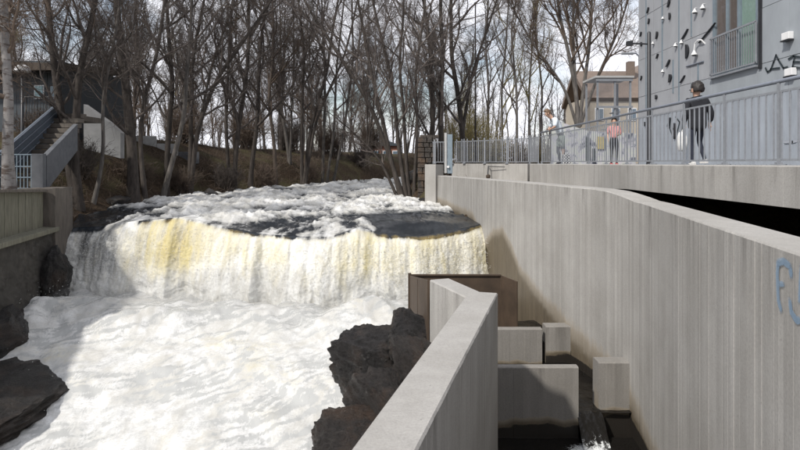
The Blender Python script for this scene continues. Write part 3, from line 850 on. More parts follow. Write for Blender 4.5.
for i in range(n):
    a = A.lerp(B, i / n); b_ = A.lerp(B, (i + 1) / n)
    mid = (a + b_) / 2; d = b_ - a
    off = rg.uniform(-0.012, 0.012)
    zt = -0.62 - 0.19 * (i / n)
    mb = MB(); mb.box((mid.x - 0.12 + off, mid.y, (zt - 1.82) / 2), (0.10, d.length - 0.018, zt + 1.82), math.atan2(d.y, d.x) - R(90))
    mb.build('plank', M['plank'], t, bevel=0.008)
mb = MB(); mb.prism([(-9.2, 12.0), (-10.2, 16.35), (-13.0, 16.35), (-13, 12)], -2.0, -0.86); mb.build('fill', M['conc_dark'], t)
mb = MB(); mb.prism([(-9.0, 12.0), (-9.93, 16.36), (-10.3, 16.36), (-9.4, 12)], [-0.62, -0.815, -0.815, -0.62], [-0.55, -0.75, -0.75, -0.55]); mb.build('capping', M['conc_dark2'], t, bevel=0.01)
t = empty('end_block'); tag(t, 'rough square concrete block ending the board wall beside the fall', 'concrete block')
me_b = MB()
def rough_block():
    bm = bmesh.new()
    bmesh.ops.create_cube(bm, size=1.0)
    bmesh.ops.subdivide_edges(bm, edges=bm.edges, cuts=10, use_grid_fill=True)
    for v in bm.verts:
        p = v.co.copy()
        d = float(fbm(p.x * 3 + 5, p.y * 3, p.z * 4, 4)) * 0.06
        v.co = Vector((p.x * 0.95, p.y * 1.15, p.z * 3.0)) + p.normalized() * d
    me = bpy.data.meshes.new('block'); bm.to_mesh(me); bm.free(); me.materials.append(M['conc_dark2'])
    o = link('block', me, t); return o
rough_block()
t.location = (-10.33, 16.95, -2.22); t.rotation_euler = (0, 0, R(8))

# platform fence: each bar a part
def bar_mesh(h, w=0.014, d=0.014, mat=None, name='baluster'):
    mb = MB(); mb.box((0, 0, h / 2), (w, d, h)); return mb.mesh(name, mat or M['galv'])
t = empty('stair_fence', (-11.65, 17.0, -0.80)); tag(t, 'grey grid of slim bars guarding the foot of the stair on the board wall', 'fence')
bm_ = bar_mesh(1.0, mat=M['steel_blue'], w=0.022)
for i in range(11):
    o = link('bar', bm_, t); o.location = (0.105 * i, 0, 0.06)
for zz in (0.06, 0.38, 0.7, 1.05):
    mb = MB(); mb.box((0.53, 0.0, zz), (1.16, 0.035, 0.03)); mb.build('rail', M['steel_blue'], t)
# stair: treads, blue-grey stringer sheet on the left, pale parapet on the right
t = empty('stair'); tag(t, 'straight outdoor stair climbing away between a blue-grey side sheet and a pale parapet', 'stair')
for i in range(14):
    f = i / 13
    x = -11.32 - 1.12 * f; y = 17.6 + 4.2 * f; z = -0.75 + 2.6 * f
    mb = MB(); mb.box((x, y, z - 0.09), (1.16, 0.34, 0.16), R(-5)); mb.build('step', M['conc_dark2'], t)
mb = MB(); mb.extr([(-11.95, 17.2, -0.8), (-12.95, 22.0, 1.2), (-12.95, 22.0, 2.35), (-11.95, 17.2, 0.30)], (0.07, 0, 0)); mb.build('side_sheet', M['stair_blue'], t)
for k in range(4):
    mb = MB(); z0 = -0.45 + 0.25 * k
    mb.tube([(-11.86, 17.25, z0), (-12.86, 22.0, z0 + 2.02)], 0.018, 6); mb.build('side_rib', M['galv_dark'], t)
mb = MB(); mb.extr([(-10.56, 17.1, -0.80), (-11.38, 20.2, 0.44), (-11.38, 20.2, 1.36), (-10.56, 17.1, 0.22)], (0.14, 0.02, 0)); mb.build('parapet', M['conc_grey'], t)
mb = MB(); mb.box((-10.60, 17.02, -0.28), (0.34, 0.16, 1.1)); mb.build('newel', M['conc_grey'], t, bevel=0.01)
mb = MB(); mb.box((-12.75, 22.7, 1.7), (1.4, 1.4, 0.2)); mb.build('landing', M['conc_dark2'], t)
# pale wing wall and low pale wall along the bank top
t = empty('wing_wall'); tag(t, 'pale concrete wing wall sloping down to the right behind the forked trunk', 'concrete wall')
mb = MB(); mb.extr([(-13.2, 24.2, 0.6), (-12.0, 24.9, 0.2), (-12.0, 24.9, 1.30), (-12.4, 24.65, 1.75), (-13.2, 24.2, 2.45)], (0.05, 0.25, 0)); mb.build('wall_body', M['conc_pale'], t)
t = empty('bank_wall'); tag(t, 'long low pale wall running along the top of the wooded bank', 'low wall')
for i in range(5):
    a = Vector((-15.5 + i * 0.98, 30.0 + i * 0.45)); 
    zt = float(terrain_z(np.array([a.x]), np.array([a.y]))[0]) + 0.42
    mb = MB(); mb.box((a.x, a.y, zt - 0.32 + random.uniform(-.03, .03)), (1.06, 0.22, 0.64), R(24.6)); mb.build('wall_block', M['conc_grey'] if i % 3 == 1 else M['conc_pale'], t, bevel=0.01)
# dark timber building with brown eave
t = empty('timber_building'); tag(t, 'dark timber building with brown overhanging roof beside the birch', 'building')
for i in range(12):
    mb = MB(); mb.box((-19.8 + 0.44 * i, 25.0, 2.3), (0.425, 0.08, 4.2)); mb.build('cladding_board', M['dark_clad'], t)
mb = MB(); mb.box((-17.3, 28.05, 2.3), (5.4, 6.0, 4.2)); mb.build('wall', M['dark_clad'], t)
mb = MB(); mb.extr([(-20.5, 24.0, 3.85), (-14.2, 24.0, 3.85), (-14.2, 24.0, 4.15), (-20.5, 24.0, 4.25)], (0, 7.6, 0.9)); mb.build('roof', M['brown_clad'], t)
w = None
mb = MB(); mb.box((-15.5, 24.93, 3.05), (0.42, 0.06, 0.60)); w = mb.build('window', M['white'], t)
mb = MB(); mb.box((-15.5, 24.89, 3.05), (0.33, 0.03, 0.50)); mb.build('pane', M['glass_cyan'], w)
mb = MB(); mb.box((-14.85, 24.93, 2.9), (0.4, 0.06, 0.9)); w = mb.build('window', M['brown_clad'], t)
mb = MB(); mb.box((-14.85, 24.89, 2.9), (0.3, 0.03, 0.8)); mb.build('pane', M['glass'], w)
mb = MB()
for i in range(10): mb.tube([(-15.6 + 0.12 * i, 24.2, 1.75), (-15.6 + 0.12 * i, 24.2, 2.75)], 0.014, 5)
mb.tube([(-15.7, 24.2, 2.75), (-14.4, 24.2, 2.75)], 0.025, 5); mb.tube([(-15.7, 24.2, 1.75), (-14.4, 24.2, 1.75)], 0.02, 5)
mb.box((-15.1, 24.6, 1.66), (1.4, 0.9, 0.12))
mb.build('balcony', M['black'], t)
t = empty('dome_lamp', (-14.0, 21.5, -0.6)); tag(t, 'white dome street lamp beside the birch trunk', 'street lamp')
mb = MB(); mb.lathe((0, 0, 0), [(0.07, 0), (0.06, 1.0), (0.045, 4.0)], 10); mb.build('post', M['black'], t, True)
mb = MB(); mb.lathe((0.0, 0, 3.98), [(0.27, 0), (0.28, 0.05), (0.22, 0.18), (0.10, 0.27), (0.02, 0.29)], 20); mb.build('lamp_shade', M['white'], t, True)

t = empty('shade_building'); tag(t, 'unseen building added on the left bank to shade the pier and pool', 'building')  # out of frame, added only for its shadow on the left side
mb = MB(); mb.prism([(-22, -2), (-13.6, -2), (-13.6, 13.2), (-22, 13.2)], -1.3, 0.15); mb.build('wall', M['stone'], t)
mb = MB(); mb.extr([(-22.3, -2.4, 0.1), (-13.3, -2.4, 0.1), (-17.8, -2.4, 0.9)], (0, 16.0, 0)); mb.build('roof', M['dark_clad'], t)
for i in range(6):
    mb = MB(); mb.box((-13.57, 0.2 + 2.2 * i, -0.55), (0.12, 0.9, 0.8)); w = mb.build('window', M['white'], t)
    mb = MB(); mb.box((-13.52, 0.2 + 2.2 * i, -0.55), (0.06, 0.7, 0.65)); mb.build('pane', M['glass'], w)

# ================================================================== ROCKS
def boulder(name, loc, size, rz, mat, label, seed, cat='boulder', sub=6, group=None, strata=0.5, rough=1.0, tilt=0):
    bm = bmesh.new()
    bmesh.ops.create_icosphere(bm, subdivisions=sub, radius=1.0)
    co = np.array([v.co for v in bm.verts])
    rg = np.random.default_rng(seed)
    # planar cuts give facets
    for _ in range(26):
        n_ = rg.normal(size=3); n_ /= np.linalg.norm(n_); dcut = rg.uniform(0.55, 0.88)
        over = co @ n_ - dcut
        co = co - np.outer(np.maximum(over, 0) * 0.92, n_)
    q = co * 1.0 + seed * 3.1
    d = 0.20 * fbm(q[:, 0] * 1.3, q[:, 1] * 1.3, q[:, 2] * 1.3, 5, 0.55) + 0.15 * fbm(q[:, 0] * 2.6, q[:, 1] * 2.6, q[:, 2] * 3.4, 5, 0.6, ridged=True)
    lay = q[:, 2] * 5 + q[:, 0] * 2.2 + 1.5 * fbm(q[:, 0], q[:, 1], q[:, 2], 3)
    d = d + strata * 0.24 * np.abs((lay % 1) - 0.5)
    d = d + 0.075 * fbm(q[:, 0] * 6, q[:, 1] * 7, q[:, 2] * 9, 5, 0.7, ridged=True)
    co = co * (1 + rough * d)[:, None] * np.array(size)
    for v, c in zip(bm.verts, co): v.co = c
    me = bpy.data.meshes.new(name); bm.to_mesh(me); bm.free(); me.materials.append(mat)
    me.polygons.foreach_set('use_smooth', [True] * len(me.polygons))
    o = link(name, me); o.location = loc; o.rotation_euler = (tilt, 0, rz)
    tag(o, label, cat, group)
    return o
boulder('boulder', (-0.50, 10.5, -3.60), (0.80, 0.75, 0.80), 0.3, M['rock'], 'black wet boulder at the water edge, leftmost of the pile by the channel wall', 1)
boulder('boulder', (0.22, 9.75, -2.98), (0.52, 0.6, 0.50), 1.1, M['rock'], 'dark jagged boulder crowning the pile in front of the steel sluice', 2)
boulder('boulder', (0.40, 8.75, -3.30), (0.50, 0.8, 0.65), 0.5, M['rock_brown'], 'brown-black boulder wedged tight against the short return of the channel wall', 8, tilt=0.3)
boulder('boulder', (-0.02, 8.6, -4.0), (0.75, 1.2, 0.85), 0.5, M['rock_brown'], 'brown-black slanting boulder in the middle of the pile against the channel wall', 3, tilt=0.2)
boulder('boulder', (-0.50, 7.5, -4.15), (0.80, 1.2, 0.80), 0.2, M['rock_brown'], 'low brown-black boulder below the channel wall top, in the bottom foreground', 4)
boulder('boulder', (-0.85, 6.6, -4.5), (0.80, 1.0, 0.75), 0.8, M['rock'], 'dark boulder at the bottom edge of the picture beside the foam', 5)
boulder('rock_slab', (-8.35, 10.4, -4.75), (2.0, 3.8, 0.80), 0.12, M['rock'], 'broad dark wet rock slab at the foot of the left retaining wall', 6, 'rock', strata=0.5, rough=0.75)
boulder('rock_slab', (-9.25, 13.3, -4.25), (0.95, 2.2, 0.85), 0.2, M['rock'], 'dark wet ledge of rock joining the slab to the retaining wall', 9, 'rock', strata=0.5, rough=0.75)
boulder('rock_slab', (-9.55, 15.9, -3.3), (0.5, 0.6, 0.95), 0.5, M['rock'], 'dark knob of rock between the retaining wall and the fall', 7, 'rock')
bank_rocks = [(-10.2, 26.5, -0.9, 0.7), (-9.9, 30.2, -1.2, 0.8), (-8.6, 33.0, -1.3, 0.6), (0.9, 32.0, -1.35, 0.9), (-11.5, 23.5, -1.2, 0.6), (-7.2, 36.8, -1.3, 0.7), (1.2, 26.6, -1.6, 0.55), (-0.2, 43.6, -1.1, 0.8)]
for i, (x, y, z, r) in enumerate(bank_rocks):
    lab = ['pale grey flat stone lying on the brown bank below the low wall', 'grey rounded stone half in the rapids on the left bank', 'small dark stone at the left water line among the trunks', 'dark rock ledge under the leaning trees on the right bank',
           'mossy dark stone by the forked trunk at the left bank', 'low stone at the far left water line below the slim trunks', 'brown stone at the foot of the rubble pier', 'distant dark stone on the far bank where the river bends'][i]
    z = float(terrain_z(np.array([x]), np.array([y]))[0]) + 0.05
    boulder('bank_stone', (x, y, z), (r * 0.9, r * 0.75, r * 0.55), i * 1.1, M['rock_grey'] if i in (0, 1) else M['rock'], lab, 20 + i, 'stone', sub=4, group='stones along the river banks')

# ================================================================== RAILINGS
BAL = bar_mesh(0.90, 0.018, 0.018)
BALF = bar_mesh(1.0, 0.012, 0.055)
def railing(name, label, pts, h=1.02, hand=True, spacing=0.16, post_every=1.27, wide=None, start=0.0):
    t = empty(name, (pts[0][0], pts[0][1], -0.03)); tag(t, label, 'railing', 'railings along the walkway')
    o0 = Vector((pts[0][0], pts[0][1], 0))
    P = [Vector((p[0], p[1], 0)) - o0 for p in pts]
    L = [(b_ - a).length for a, b_ in zip(P[:-1], P[1:])]
    tot = sum(L)
    def at(s):
        for a, b_, l in zip(P[:-1], P[1:], L):
            if s <= l + 1e-9: return a.lerp(b_, s / l), math.atan2((b_ - a).y, (b_ - a).x)
            s -= l
        return P[-1], 0
    if hand:
        mb = MB(); mb.tube([p + Vector((0, 0, 1.10)) for p in P], 0.028, 8); mb.build('handrail', M['galv_dark'], t, True)
    for zz, w in ((0.965, 0.03), (0.07, 0.03)):
        for a, b_ in zip(P[:-1], P[1:]):
            mb = MB(); d = b_ - a; mid = (a + b_) / 2
            mb.box((mid.x, mid.y, zz), (d.length, 0.012, w), math.atan2(d.y, d.x)); mb.build('rail', M['galv'], t)
    s = start
    pm = MB(); pm.box((0, 0.008, 0.54), (0.05, 0.02, 1.08)); pmesh = pm.mesh('post', M['galv'])
    fm = MB(); fm.box((0, 0.01, 0.008), (0.16, 0.12, 0.012)); fm.box((0.05, 0.01, 0.025), (0.03, 0.03, 0.03)); fm.box((-0.05, 0.01, 0.025), (0.03, 0.03, 0.03)); fmesh = fm.mesh('foot', M['galv'])
    while s <= tot + 1e-6:
        p, a = at(s)
        o = link('post', pmesh, t); o.location = p; o.rotation_euler = (0, 0, a)
        f = link('foot', fmesh, o)
        s += post_every
    s = spacing / 2; i = 0
    while s < tot:
        p, a = at(s)
        o = link('baluster', BALF if (wide and i % wide == 0) else BAL, t); o.location = p + Vector((0, 0, 0.07)); o.rotation_euler = (0, 0, a + (R(90) if (wide and i % wide == 0) else 0))
        s += spacing; i += 1
    return t
railing('railing', 'long grey steel railing with round handrail along the near walkway edge', [(4.97, 3.79), (4.97, 20.5)], start=0.0)
railing('railing', 'farther steel railing of flat bars bending left to the plate post', [(4.95, 20.7), (4.92, 22.1), (2.42, 25.6)], hand=False, spacing=0.115, wide=3)
railing('railing', 'short piece of railing behind the plate post, above the end pillar', [(2.3, 25.7), (1.45, 26.0)], hand=False, spacing=0.115, post_every=0.8)

# ================================================================== RIGHT BUILDING
FX = 9.0
bt = empty('panel_building', (FX, 14, -0.06)); bt.location = (0, 0, 0)
tag(bt, 'tall blue-grey panel-clad building with scattered dark slot openings beside the walkway', 'building')
mb = MB(); mb.box((FX + 4.1, 12.3, 7.0), (8.0, 19.16, 14.1)); mb.build('wall', M['panel_grey'], bt)
W0, W1, WZ0, WZ1 = 14.6, 16.7, 2.47, 5.4
ycuts = [21.88, 20.6, 19.3, 18.0, 16.7, 14.6, 13.4, 12.1, 10.8, 9.5, 8.2, 6.9, 5.6, 4.3]
zc_ = [-0.06, 1.70, 1.93, 2.47, 3.85, 5.4, 7.6, 9.8, 12.0]
for a, b_ in zip(ycuts[:-1], ycuts[1:]):
    for z0, z1 in zip(zc_[:-1], zc_[1:]):
        ym, zm = (a + b_) / 2, (z0 + z1) / 2
        if W0 - .01 <= ym <= W1 + .01 and WZ0 <= zm <= WZ1: continue
        blue = (ym < 18.0 and zm < 2.47) or (ym < 16.7 and zm < 3.85) or (ym < 14.6 and zm < 5.4)
        mt = M['panel_low'] if zm < 1.7 else (M['panel_blue'] if blue else M['panel_grey'])
        mb = MB(); mb.box((FX + random.uniform(-0.006, 0.006) + 0.05 - (0.03 if 1.7 < zm < 1.93 else 0), ym, zm), (0.09, a - b_ - 0.012, z1 - z0 - 0.014)); mb.build('panel', mt, bt)
# ribs of the scuffed lower sheet
for i in range(60):
    y = 5.0 + i * 0.22
    if y > 17.9: break
    mb = MB(); mb.box((FX - 0.002, y, 0.82), (0.018, 0.02, 1.72)); mb.build('rib', M['panel_low'], bt)
# vertical seams on the upper sheets
for (y, z0, z1) in [(19.9, 3.2, 6.0), (18.7, 1.9, 6), (21.2, 2, 6.2), (17.9, 3.9, 5.3), (19.1, 2.3, 3.4), (17.5, 2.5, 3.0)]:
    mb = MB(); mb.box((FX - 0.006, y, (z0 + z1) / 2), (0.025, 0.05, z1 - z0)); mb.build('seam', M['steel_blue'], bt)
# window with balustrade
win = MB()
for (y, z, sy, sz) in [(W0 + .04, (WZ0 + WZ1) / 2, .08, WZ1 - WZ0), (W1 - .04, (WZ0 + WZ1) / 2, .08, WZ1 - WZ0), ((W0 + W1) / 2, WZ0 + .03, W1 - W0 - 0.17, .06), ((W0 + W1) / 2, WZ1 - .04, W1 - W0 - 0.17, .08), (15.45, (WZ0 + WZ1) / 2, .07, WZ1 - WZ0 - .15), (16.0, (WZ0 + WZ1) / 2, .05, WZ1 - WZ0 - .15)]:
    win.box((FX + 0.06, y, z), (0.12, sy, sz))
wo_ = win.build('window', M['steel_blue'], bt)
m, nt, b = new_mat('clear_window_pane'); M['clear_pane'] = m
tr_ = nt.nodes.new('ShaderNodeBsdfTransparent'); gl_ = nt.nodes.new('ShaderNodeBsdfGlossy'); gl_.inputs['Roughness'].default_value = 0.03
fr_ = nt.nodes.new('ShaderNodeFresnel'); fr_.inputs['IOR'].default_value = 1.6; mx_ = nt.nodes.new('ShaderNodeMixShader')
mx_.inputs[0].default_value = 0.16; nt.links.new(tr_.outputs[0], mx_.inputs[1]); nt.links.new(gl_.outputs[0], mx_.inputs[2]); nt.links.new(mx_.outputs[0], nt.nodes['Material Output'].inputs['Surface'])
for y0_, y1_ in ((14.69, 15.40), (15.50, 15.97), (16.03, 16.61)):
    mb = MB(); mb.box((FX + 0.055, (y0_ + y1_) / 2, 3.93), (0.012, y1_ - y0_, 2.75)); mb.build('pane', m, wo_)
mb = MB(); mb.box((FX + 0.10, 15.04, 3.95), (0.02, 0.74, 2.75)); mb.build('blind', M['green_blind'], wo_)
mb = MB(); mb.box((FX + 0.09, 16.07, 3.95), (0.02, 1.15, 2.75)); mb.build('curtain', M['brown_blind'], wo_)
mb = MB(); mb.box((FX - 0.03, (W0 + W1) / 2, WZ0 - 0.03), (0.14, W1 - W0 + 0.1, 0.05)); mb.build('sill', M['galv'], wo_)
bal = MB()
bal.box((FX - 0.05, (W0 + W1) / 2, 3.57), (0.03, W1 - W0 + 0.06, 0.05)); bal.box((FX - 0.05, (W0 + W1) / 2, 2.53), (0.03, W1 - W0 + 0.06, 0.04))
bal.box((FX - 0.05, W0 - 0.02, 3.04), (0.03, 0.05, 1.06)); bal.box((FX - 0.05, W1 + 0.02, 3.04), (0.03, 0.05, 1.06))
bo = bal.build('balustrade', M['galv'], bt)
barm = MB(); barm.box((0, 0, 0), (0.012, 0.022, 1.0)); barm = barm.mesh('bar', M['galv'])
for i in range(19):
    o = link('bar', barm, bo); o.location = (FX - 0.05, W0 + 0.08 + i * 0.107, 3.05)
mb = MB(); mb.box((FX - 0.01, W0 - 0.13, 3.4), (0.05, 0.10, 2.1)); mb.build('downpipe', M['black'], bt)
# slot openings: recessed dark lens-shaped hoods
def slot(px, py_, w, hgt, lean, half=True):
    d = 580 * FX / (px - 400); z = (163 - py_) * d / 580
    sw = 0.48 * w * d * d / (580 * FX); sh = 0.9 * hgt * d / 580
    mb = MB(); pts = []
    n = 8
    for i in range(n + 1):
        a = -math.pi / 2 + math.pi * i / n
        pts.append((sw / 2 * math.cos(a) * 2 - sw / 2, sh / 2 * math.sin(a)))
    pts += [(-sw / 2, sh * 0.25), (-sw / 2, -sh * 0.25)]
    P3 = [(FX - 0.055, d - (p[0] + lean * p[1]), z + p[1]) for p in pts]
    mb.extr(P3, (0.06, 0, 0)); mb.build('slot', M['black'], bt)
for a in [(648.7, 10, 2.2, 6, .6), (649.5, 21, 2, 6, .3), (657.5, 35, 2.5, 8, .3), (669.5, 3, 3, 8, .5), (670.5, 16, 2.6, 8, 0), (686, 34, 3, 9, 1.6), (688, 51, 6, 16, 0), (669, 63, 3, 7, 1.2),
          (671, 78, 5, 9, 0.2), (641.5, 34, 1.6, 5, .5), (708, 33, 2.4, 15, 2.4), (642, 44, 2, 5, 0), (658, 56, 2, 5, .8), (683.5, 79, 2, 7, 1.6), (657, 97, 3, 5, 0), (642, 78, 1.6, 5, .5), (676, 131, 4, 18, 0), (670, 122, 3, 10, .5), (646, 124, 2.5, 5, 0)]:
    slot(*a)
for (pxa, pya, pxb, pyb) in [(687, 66.5, 704, 61.5)]:
    da, db = 580 * FX / (pxa - 400), 580 * FX / (pxb - 400)
    mb = MB(); mb.tube([(FX - 0.02, da, (163 - pya) * da / 580), (FX - 0.02, db, (163 - pyb) * db / 580)], 0.025, 5); mb.build('trim', M['galv_dark'], bt)
# small white wall lamps
wl_lab = ['upper', 'second']
def wall_lamp(px, py_, s=1.0, label='', goose=False):
    d = 580 * FX / (px - 400); z = (163 - py_) * d / 580
    t = empty('wall_lamp', (FX - 0.12 * s, d, z)); tag(t, label, 'wall lamp', 'small white wall lamps on the panel building')
    mb = MB(); mb.lathe((0, 0, -0.09 * s), [(0.13 * s, 0), (0.125 * s, 0.03 * s), (0.06 * s, 0.13 * s), (0.03 * s, 0.20 * s)], 14); mb.build('lamp_shade', M['white'], t, True)
    mb = MB(); mb.lathe((0, 0, -0.13 * s), [(0.06 * s, 0), (0.10 * s, 0.035 * s)], 12); mb.build('bulb', M['black'], t)
    mb = MB()
    if goose: mb.tube([(0, 0, 0.1 * s), (0, -0.05, 0.28), (0, -0.22, 0.34), (0, -0.42, 0.31), (0.1, -0.46, 0.18)], 0.022, 6)
    else: mb.tube([(0, 0, 0.08 * s), (0.03 * s, 0, 0.16 * s), (0.14 * s, 0, 0.16 * s)], 0.015 * s, 5)
    mb.build('arm', M['white'], t)
for (px, py_, s, lab, gse) in [(697, 11, 1.1, 'white wall lamp at the left of the pair high beside the window', 0), (705, 7, 1.1, 'white wall lamp at the right of the pair high beside the window', 0),
        (664, 18, .7, 'tiny white wall lamp between the upper slot columns', 0), (677, 45, .9, 'white wall lamp just left of its neighbour above the half-round slot', 0), (683, 42, .9, 'white wall lamp directly above the large half-round slot', 0),
        (697, 53, 1.3, 'white gooseneck wall lamp right of the large half-round slot', 1), (654, 43, .7, 'tiny white wall lamp right of the black lamp post', 0), (664, 71, .8, 'small white wall lamp below the slanted slot', 0)]:
    wall_lamp(px, py_, s * 0.56, lab, gse)
# white box lights by the graffiti
for (px, py_, lab) in [(790, 36, 'square white box light above the black graffiti tag'), (793, 72, 'square white box light beneath the black graffiti tag')]:
    d = 580 * FX / (px - 400); z = (163 - py_) * d / 580
    t = empty('box_light', (FX, d, z)); tag(t, lab, 'box light', 'white box lights by the graffiti')
    mb = MB(); mb.box((-0.06, 0, 0), (0.12, 0.26, 0.17)); mb.build('housing', M['white'], t, bevel=0.012)
    mb = MB(); mb.box((-0.07, 0, -0.105), (0.14, 0.28, 0.03)); mb.build('base', M['black'], t)
# graffiti strokes of black paint on the wall (part of the building)
def wall_px(px, py_):
    d = 580 * FX / (px - 400); return (FX - 0.016, d, (163 - py_) * d / 580)
def paint(name, strokes, mat, parent, w):
    mb = MB()
    for st_ in strokes:
        pts = [Vector(wall_px(*p)) for p in st_]
        for a, b_ in zip(pts[:-1], pts[1:]):
            d = (b_ - a).normalized(); n_ = Vector((0, -d.z, d.y)) * w
            a2, b2 = a - d * w * .7, b_ + d * w * .7
            mb.extr([a2 + n_, b2 + n_, b2 - n_, a2 - n_], (0.004, 0, 0))
    return mb.build(name, mat, parent)
M['paint_black'] = simple('black_spray_paint', (0.02, 0.03, 0.035), 0.6, 0.3, 20, bs=0)
paint('graffiti', [[(766, 68), (768, 72), (771, 70), (774, 62), (776.5, 55), (779, 60), (784, 68), (788, 67)], [(771, 69), (780, 68)], [(789, 59), (794, 56), (800, 57)], [(795, 57), (793, 67), (800, 68)], [(794, 62), (800, 62)]], M['paint_black'], bt, 0.022)
paint('graffiti', [[(671, 118), (670, 128), (673, 137)], [(676, 117), (680, 122), (677, 134), (673, 128)], [(683, 120), (682, 138)]], M['paint_black'], bt, 0.025)
M['paint_white'] = simple('pale_scrubbed_paint', (0.33, 0.35, 0.39), 0.7, 0.2, 12, bs=0)
paint('graffiti', [[(789, 84), (791, 96), (790, 110)], [(785, 142), (793, 142), (800, 140)]], M['paint_white'], bt, 0.03)

# blue spray letters on the long wall near the camera
m, nt, b = new_mat('blue_spray_paint')
v = coords(nt, (1, 1, 1), 'Position')
nn = noise(nt, v, 14, 5, 0.7)
nt.links.new(mixc(nt, nn, (0.16, 0.27, 0.40), (0.27, 0.36, 0.46)), b.inputs['Base Color']); b.inputs['Roughness'].default_value = 0.75
tb_ = nt.nodes.new('ShaderNodeBsdfTransparent'); mx = nt.nodes.new('ShaderNodeMixShader')
ms = nt.nodes.new('ShaderNodeMath'); ms.operation = 'ADD'
nt.links.new(ramp(nt, noise(nt, v, 30, 4, 0.7), [(0.25, -0.35), (0.75, 0.35)]), ms.inputs[0]); nt.links.new(attr(nt, 'edge'), ms.inputs[1])
nt.links.new(ramp(nt, ms.outputs[0], [(0.25, 0.0), (0.8, 0.68)]), mx.inputs[0])
nt.links.new(tb_.outputs[0], mx.inputs[1]); nt.links.new(b.outputs[0], mx.inputs[2])
nt.links.new(mx.outputs[0], nt.nodes['Material Output'].inputs['Surface'])
M['paint_blue'] = m
def near_wall_px(px, py_, off=0.006):
    k_ = (px - 400) / 580.0
    d = (4.07 - 0.22 * 10.05) / (k_ - 0.22)
    return Vector((k_ * d - off, d, (163 - py_) * d / 580))
def spray_letters():
    rows_ = []
    vs, fs, ed = [], [], []
    def stroke(pts, w):
        pts = [near_wall_px(*p) for p in pts]
        # resample
        q = []
        for a, b_ in zip(pts[:-1], pts[1:]):
            for i in range(6): q.append(a.lerp(b_, i / 6))
        q.append(pts[-1])
        base = len(vs)
        for i, p in enumerate(q):
            d = (q[min(i + 1, len(q) - 1)] - q[max(i - 1, 0)]).normalized()
            nrm = Vector((-0.976, 0.215, 0)); s_ = nrm.cross(d).normalized()
            endf = min(1.0, i / 3, (len(q) - 1 - i) / 3)
            for k_, e in ((-1, 0), (-0.4, 1), (0.4, 1), (1, 0)):
                vs.append(p + s_ * w * k_); ed.append(e * endf)
        for i in range(len(q) - 1):
            for j in range(3):
                a = base + i * 4 + j; fs.append((a, a + 1, a + 5, a + 4))
    stroke([(779, 257), (778, 275), (779, 300), (783, 314)], 0.035)
    stroke([(777, 264), (784, 261), (793, 268)], 0.035)
    stroke([(778, 283), (786, 285)], 0.028)
    stroke([(791, 264), (792, 280)], 0.04)
    stroke([(790, 296), (792, 312), (797, 320), (802, 321)], 0.035)
    stroke([(802, 262), (801, 285), (800, 306)], 0.03)
    me = bpy.data.meshes.new('graffiti'); me.from_pydata(vs, [], fs)
    a = me.attributes.new('edge', 'FLOAT', 'POINT'); a.data.foreach_set('value', ed)
    me.materials.append(M['paint_blue'])
    return link('graffiti', me, rt)
spray_letters()

# black lamp post with side arm
t = empty('lamp_post', (6.87, 16.0, -0.06)); tag(t, 'tall black lamp post with a short square-ended side arm before the panel building', 'street lamp')
mb = MB(); mb.lathe((0, 0, 0), [(0.075, 0), (0.07, 0.1), (0.055, 0.15), (0.05, 3.65), (0.03, 3.68)], 12); mb.build('post', M['black'], t, True)
mb = MB(); mb.tube([(0, 0, 3.34), (-0.5, 0, 3.36)], 0.022, 6); mb.build('arm', M['black'], t)
mb = MB(); mb.box((-0.54, 0, 3.36), (0.15, 0.15, 0.12)); mb.build('lamp_head', M['black'], t, bevel=0.01)
t = empty('lamp_post', (11.75, 28.5, -0.06)); tag(t, 'grey lamp with a flat oval head beyond the corner of the panel building', 'street lamp')
mb = MB(); mb.tube([(0, 0, 0), (0, 0, 5.3), (-0.15, 0, 5.45), (-0.4, 0, 5.48)], 0.04, 8); mb.build('post', M['galv_dark'], t, True)
mb = MB(); mb.box((-0.55, 0, 5.44), (0.60, 0.22, 0.09)); mb.build('lamp_head', M['galv'], t, bevel=0.03)

# glass stair tower, beige house, graffiti wall behind the walkway
t = empty('glass_tower'); tag(t, 'small open steel and glass stair tower at the end of the walkway', 'glass tower')
cx, cyy = 11.1, 31.0
for (dx, dy) in ((-0.85, -0.9), (0.85, -0.9), (0.85, 0.9), (-0.85, 0.9), (0.05, -0.9)):
    mb = MB(); mb.box((cx + dx, cyy + dy, 2.15), (0.09, 0.09, 4.4)); mb.build('post', M['galv'], t)
for zz in (0.1, 1.5, 2.9, 4.3):
    mb = MB(); mb.box((cx, cyy - 0.97, zz), (1.9, 0.06, 0.12)); mb.build('beam', M['galv'], t)
for i, zz in enumerate((0.8, 2.2, 3.6)):
    for dx in (-0.41, 0.46):
        mb = MB(); mb.box((cx + dx, cyy - 0.9, zz), (0.70, 0.03, 1.2)); mb.build('pane', M['clear_pane'], t)
mb = MB(); mb.box((cx, cyy, 4.46), (2.0, 2.1, 0.10)); mb.build('roof', M['conc_pale'], t)
for i in range(9):
    mb = MB(); mb.box((cx - 0.6 + 0.15 * i, cyy + 0.2, 0.6 + 0.30 * i), (0.22, 1.0, 0.05)); mb.build('tread', M['galv'], t)

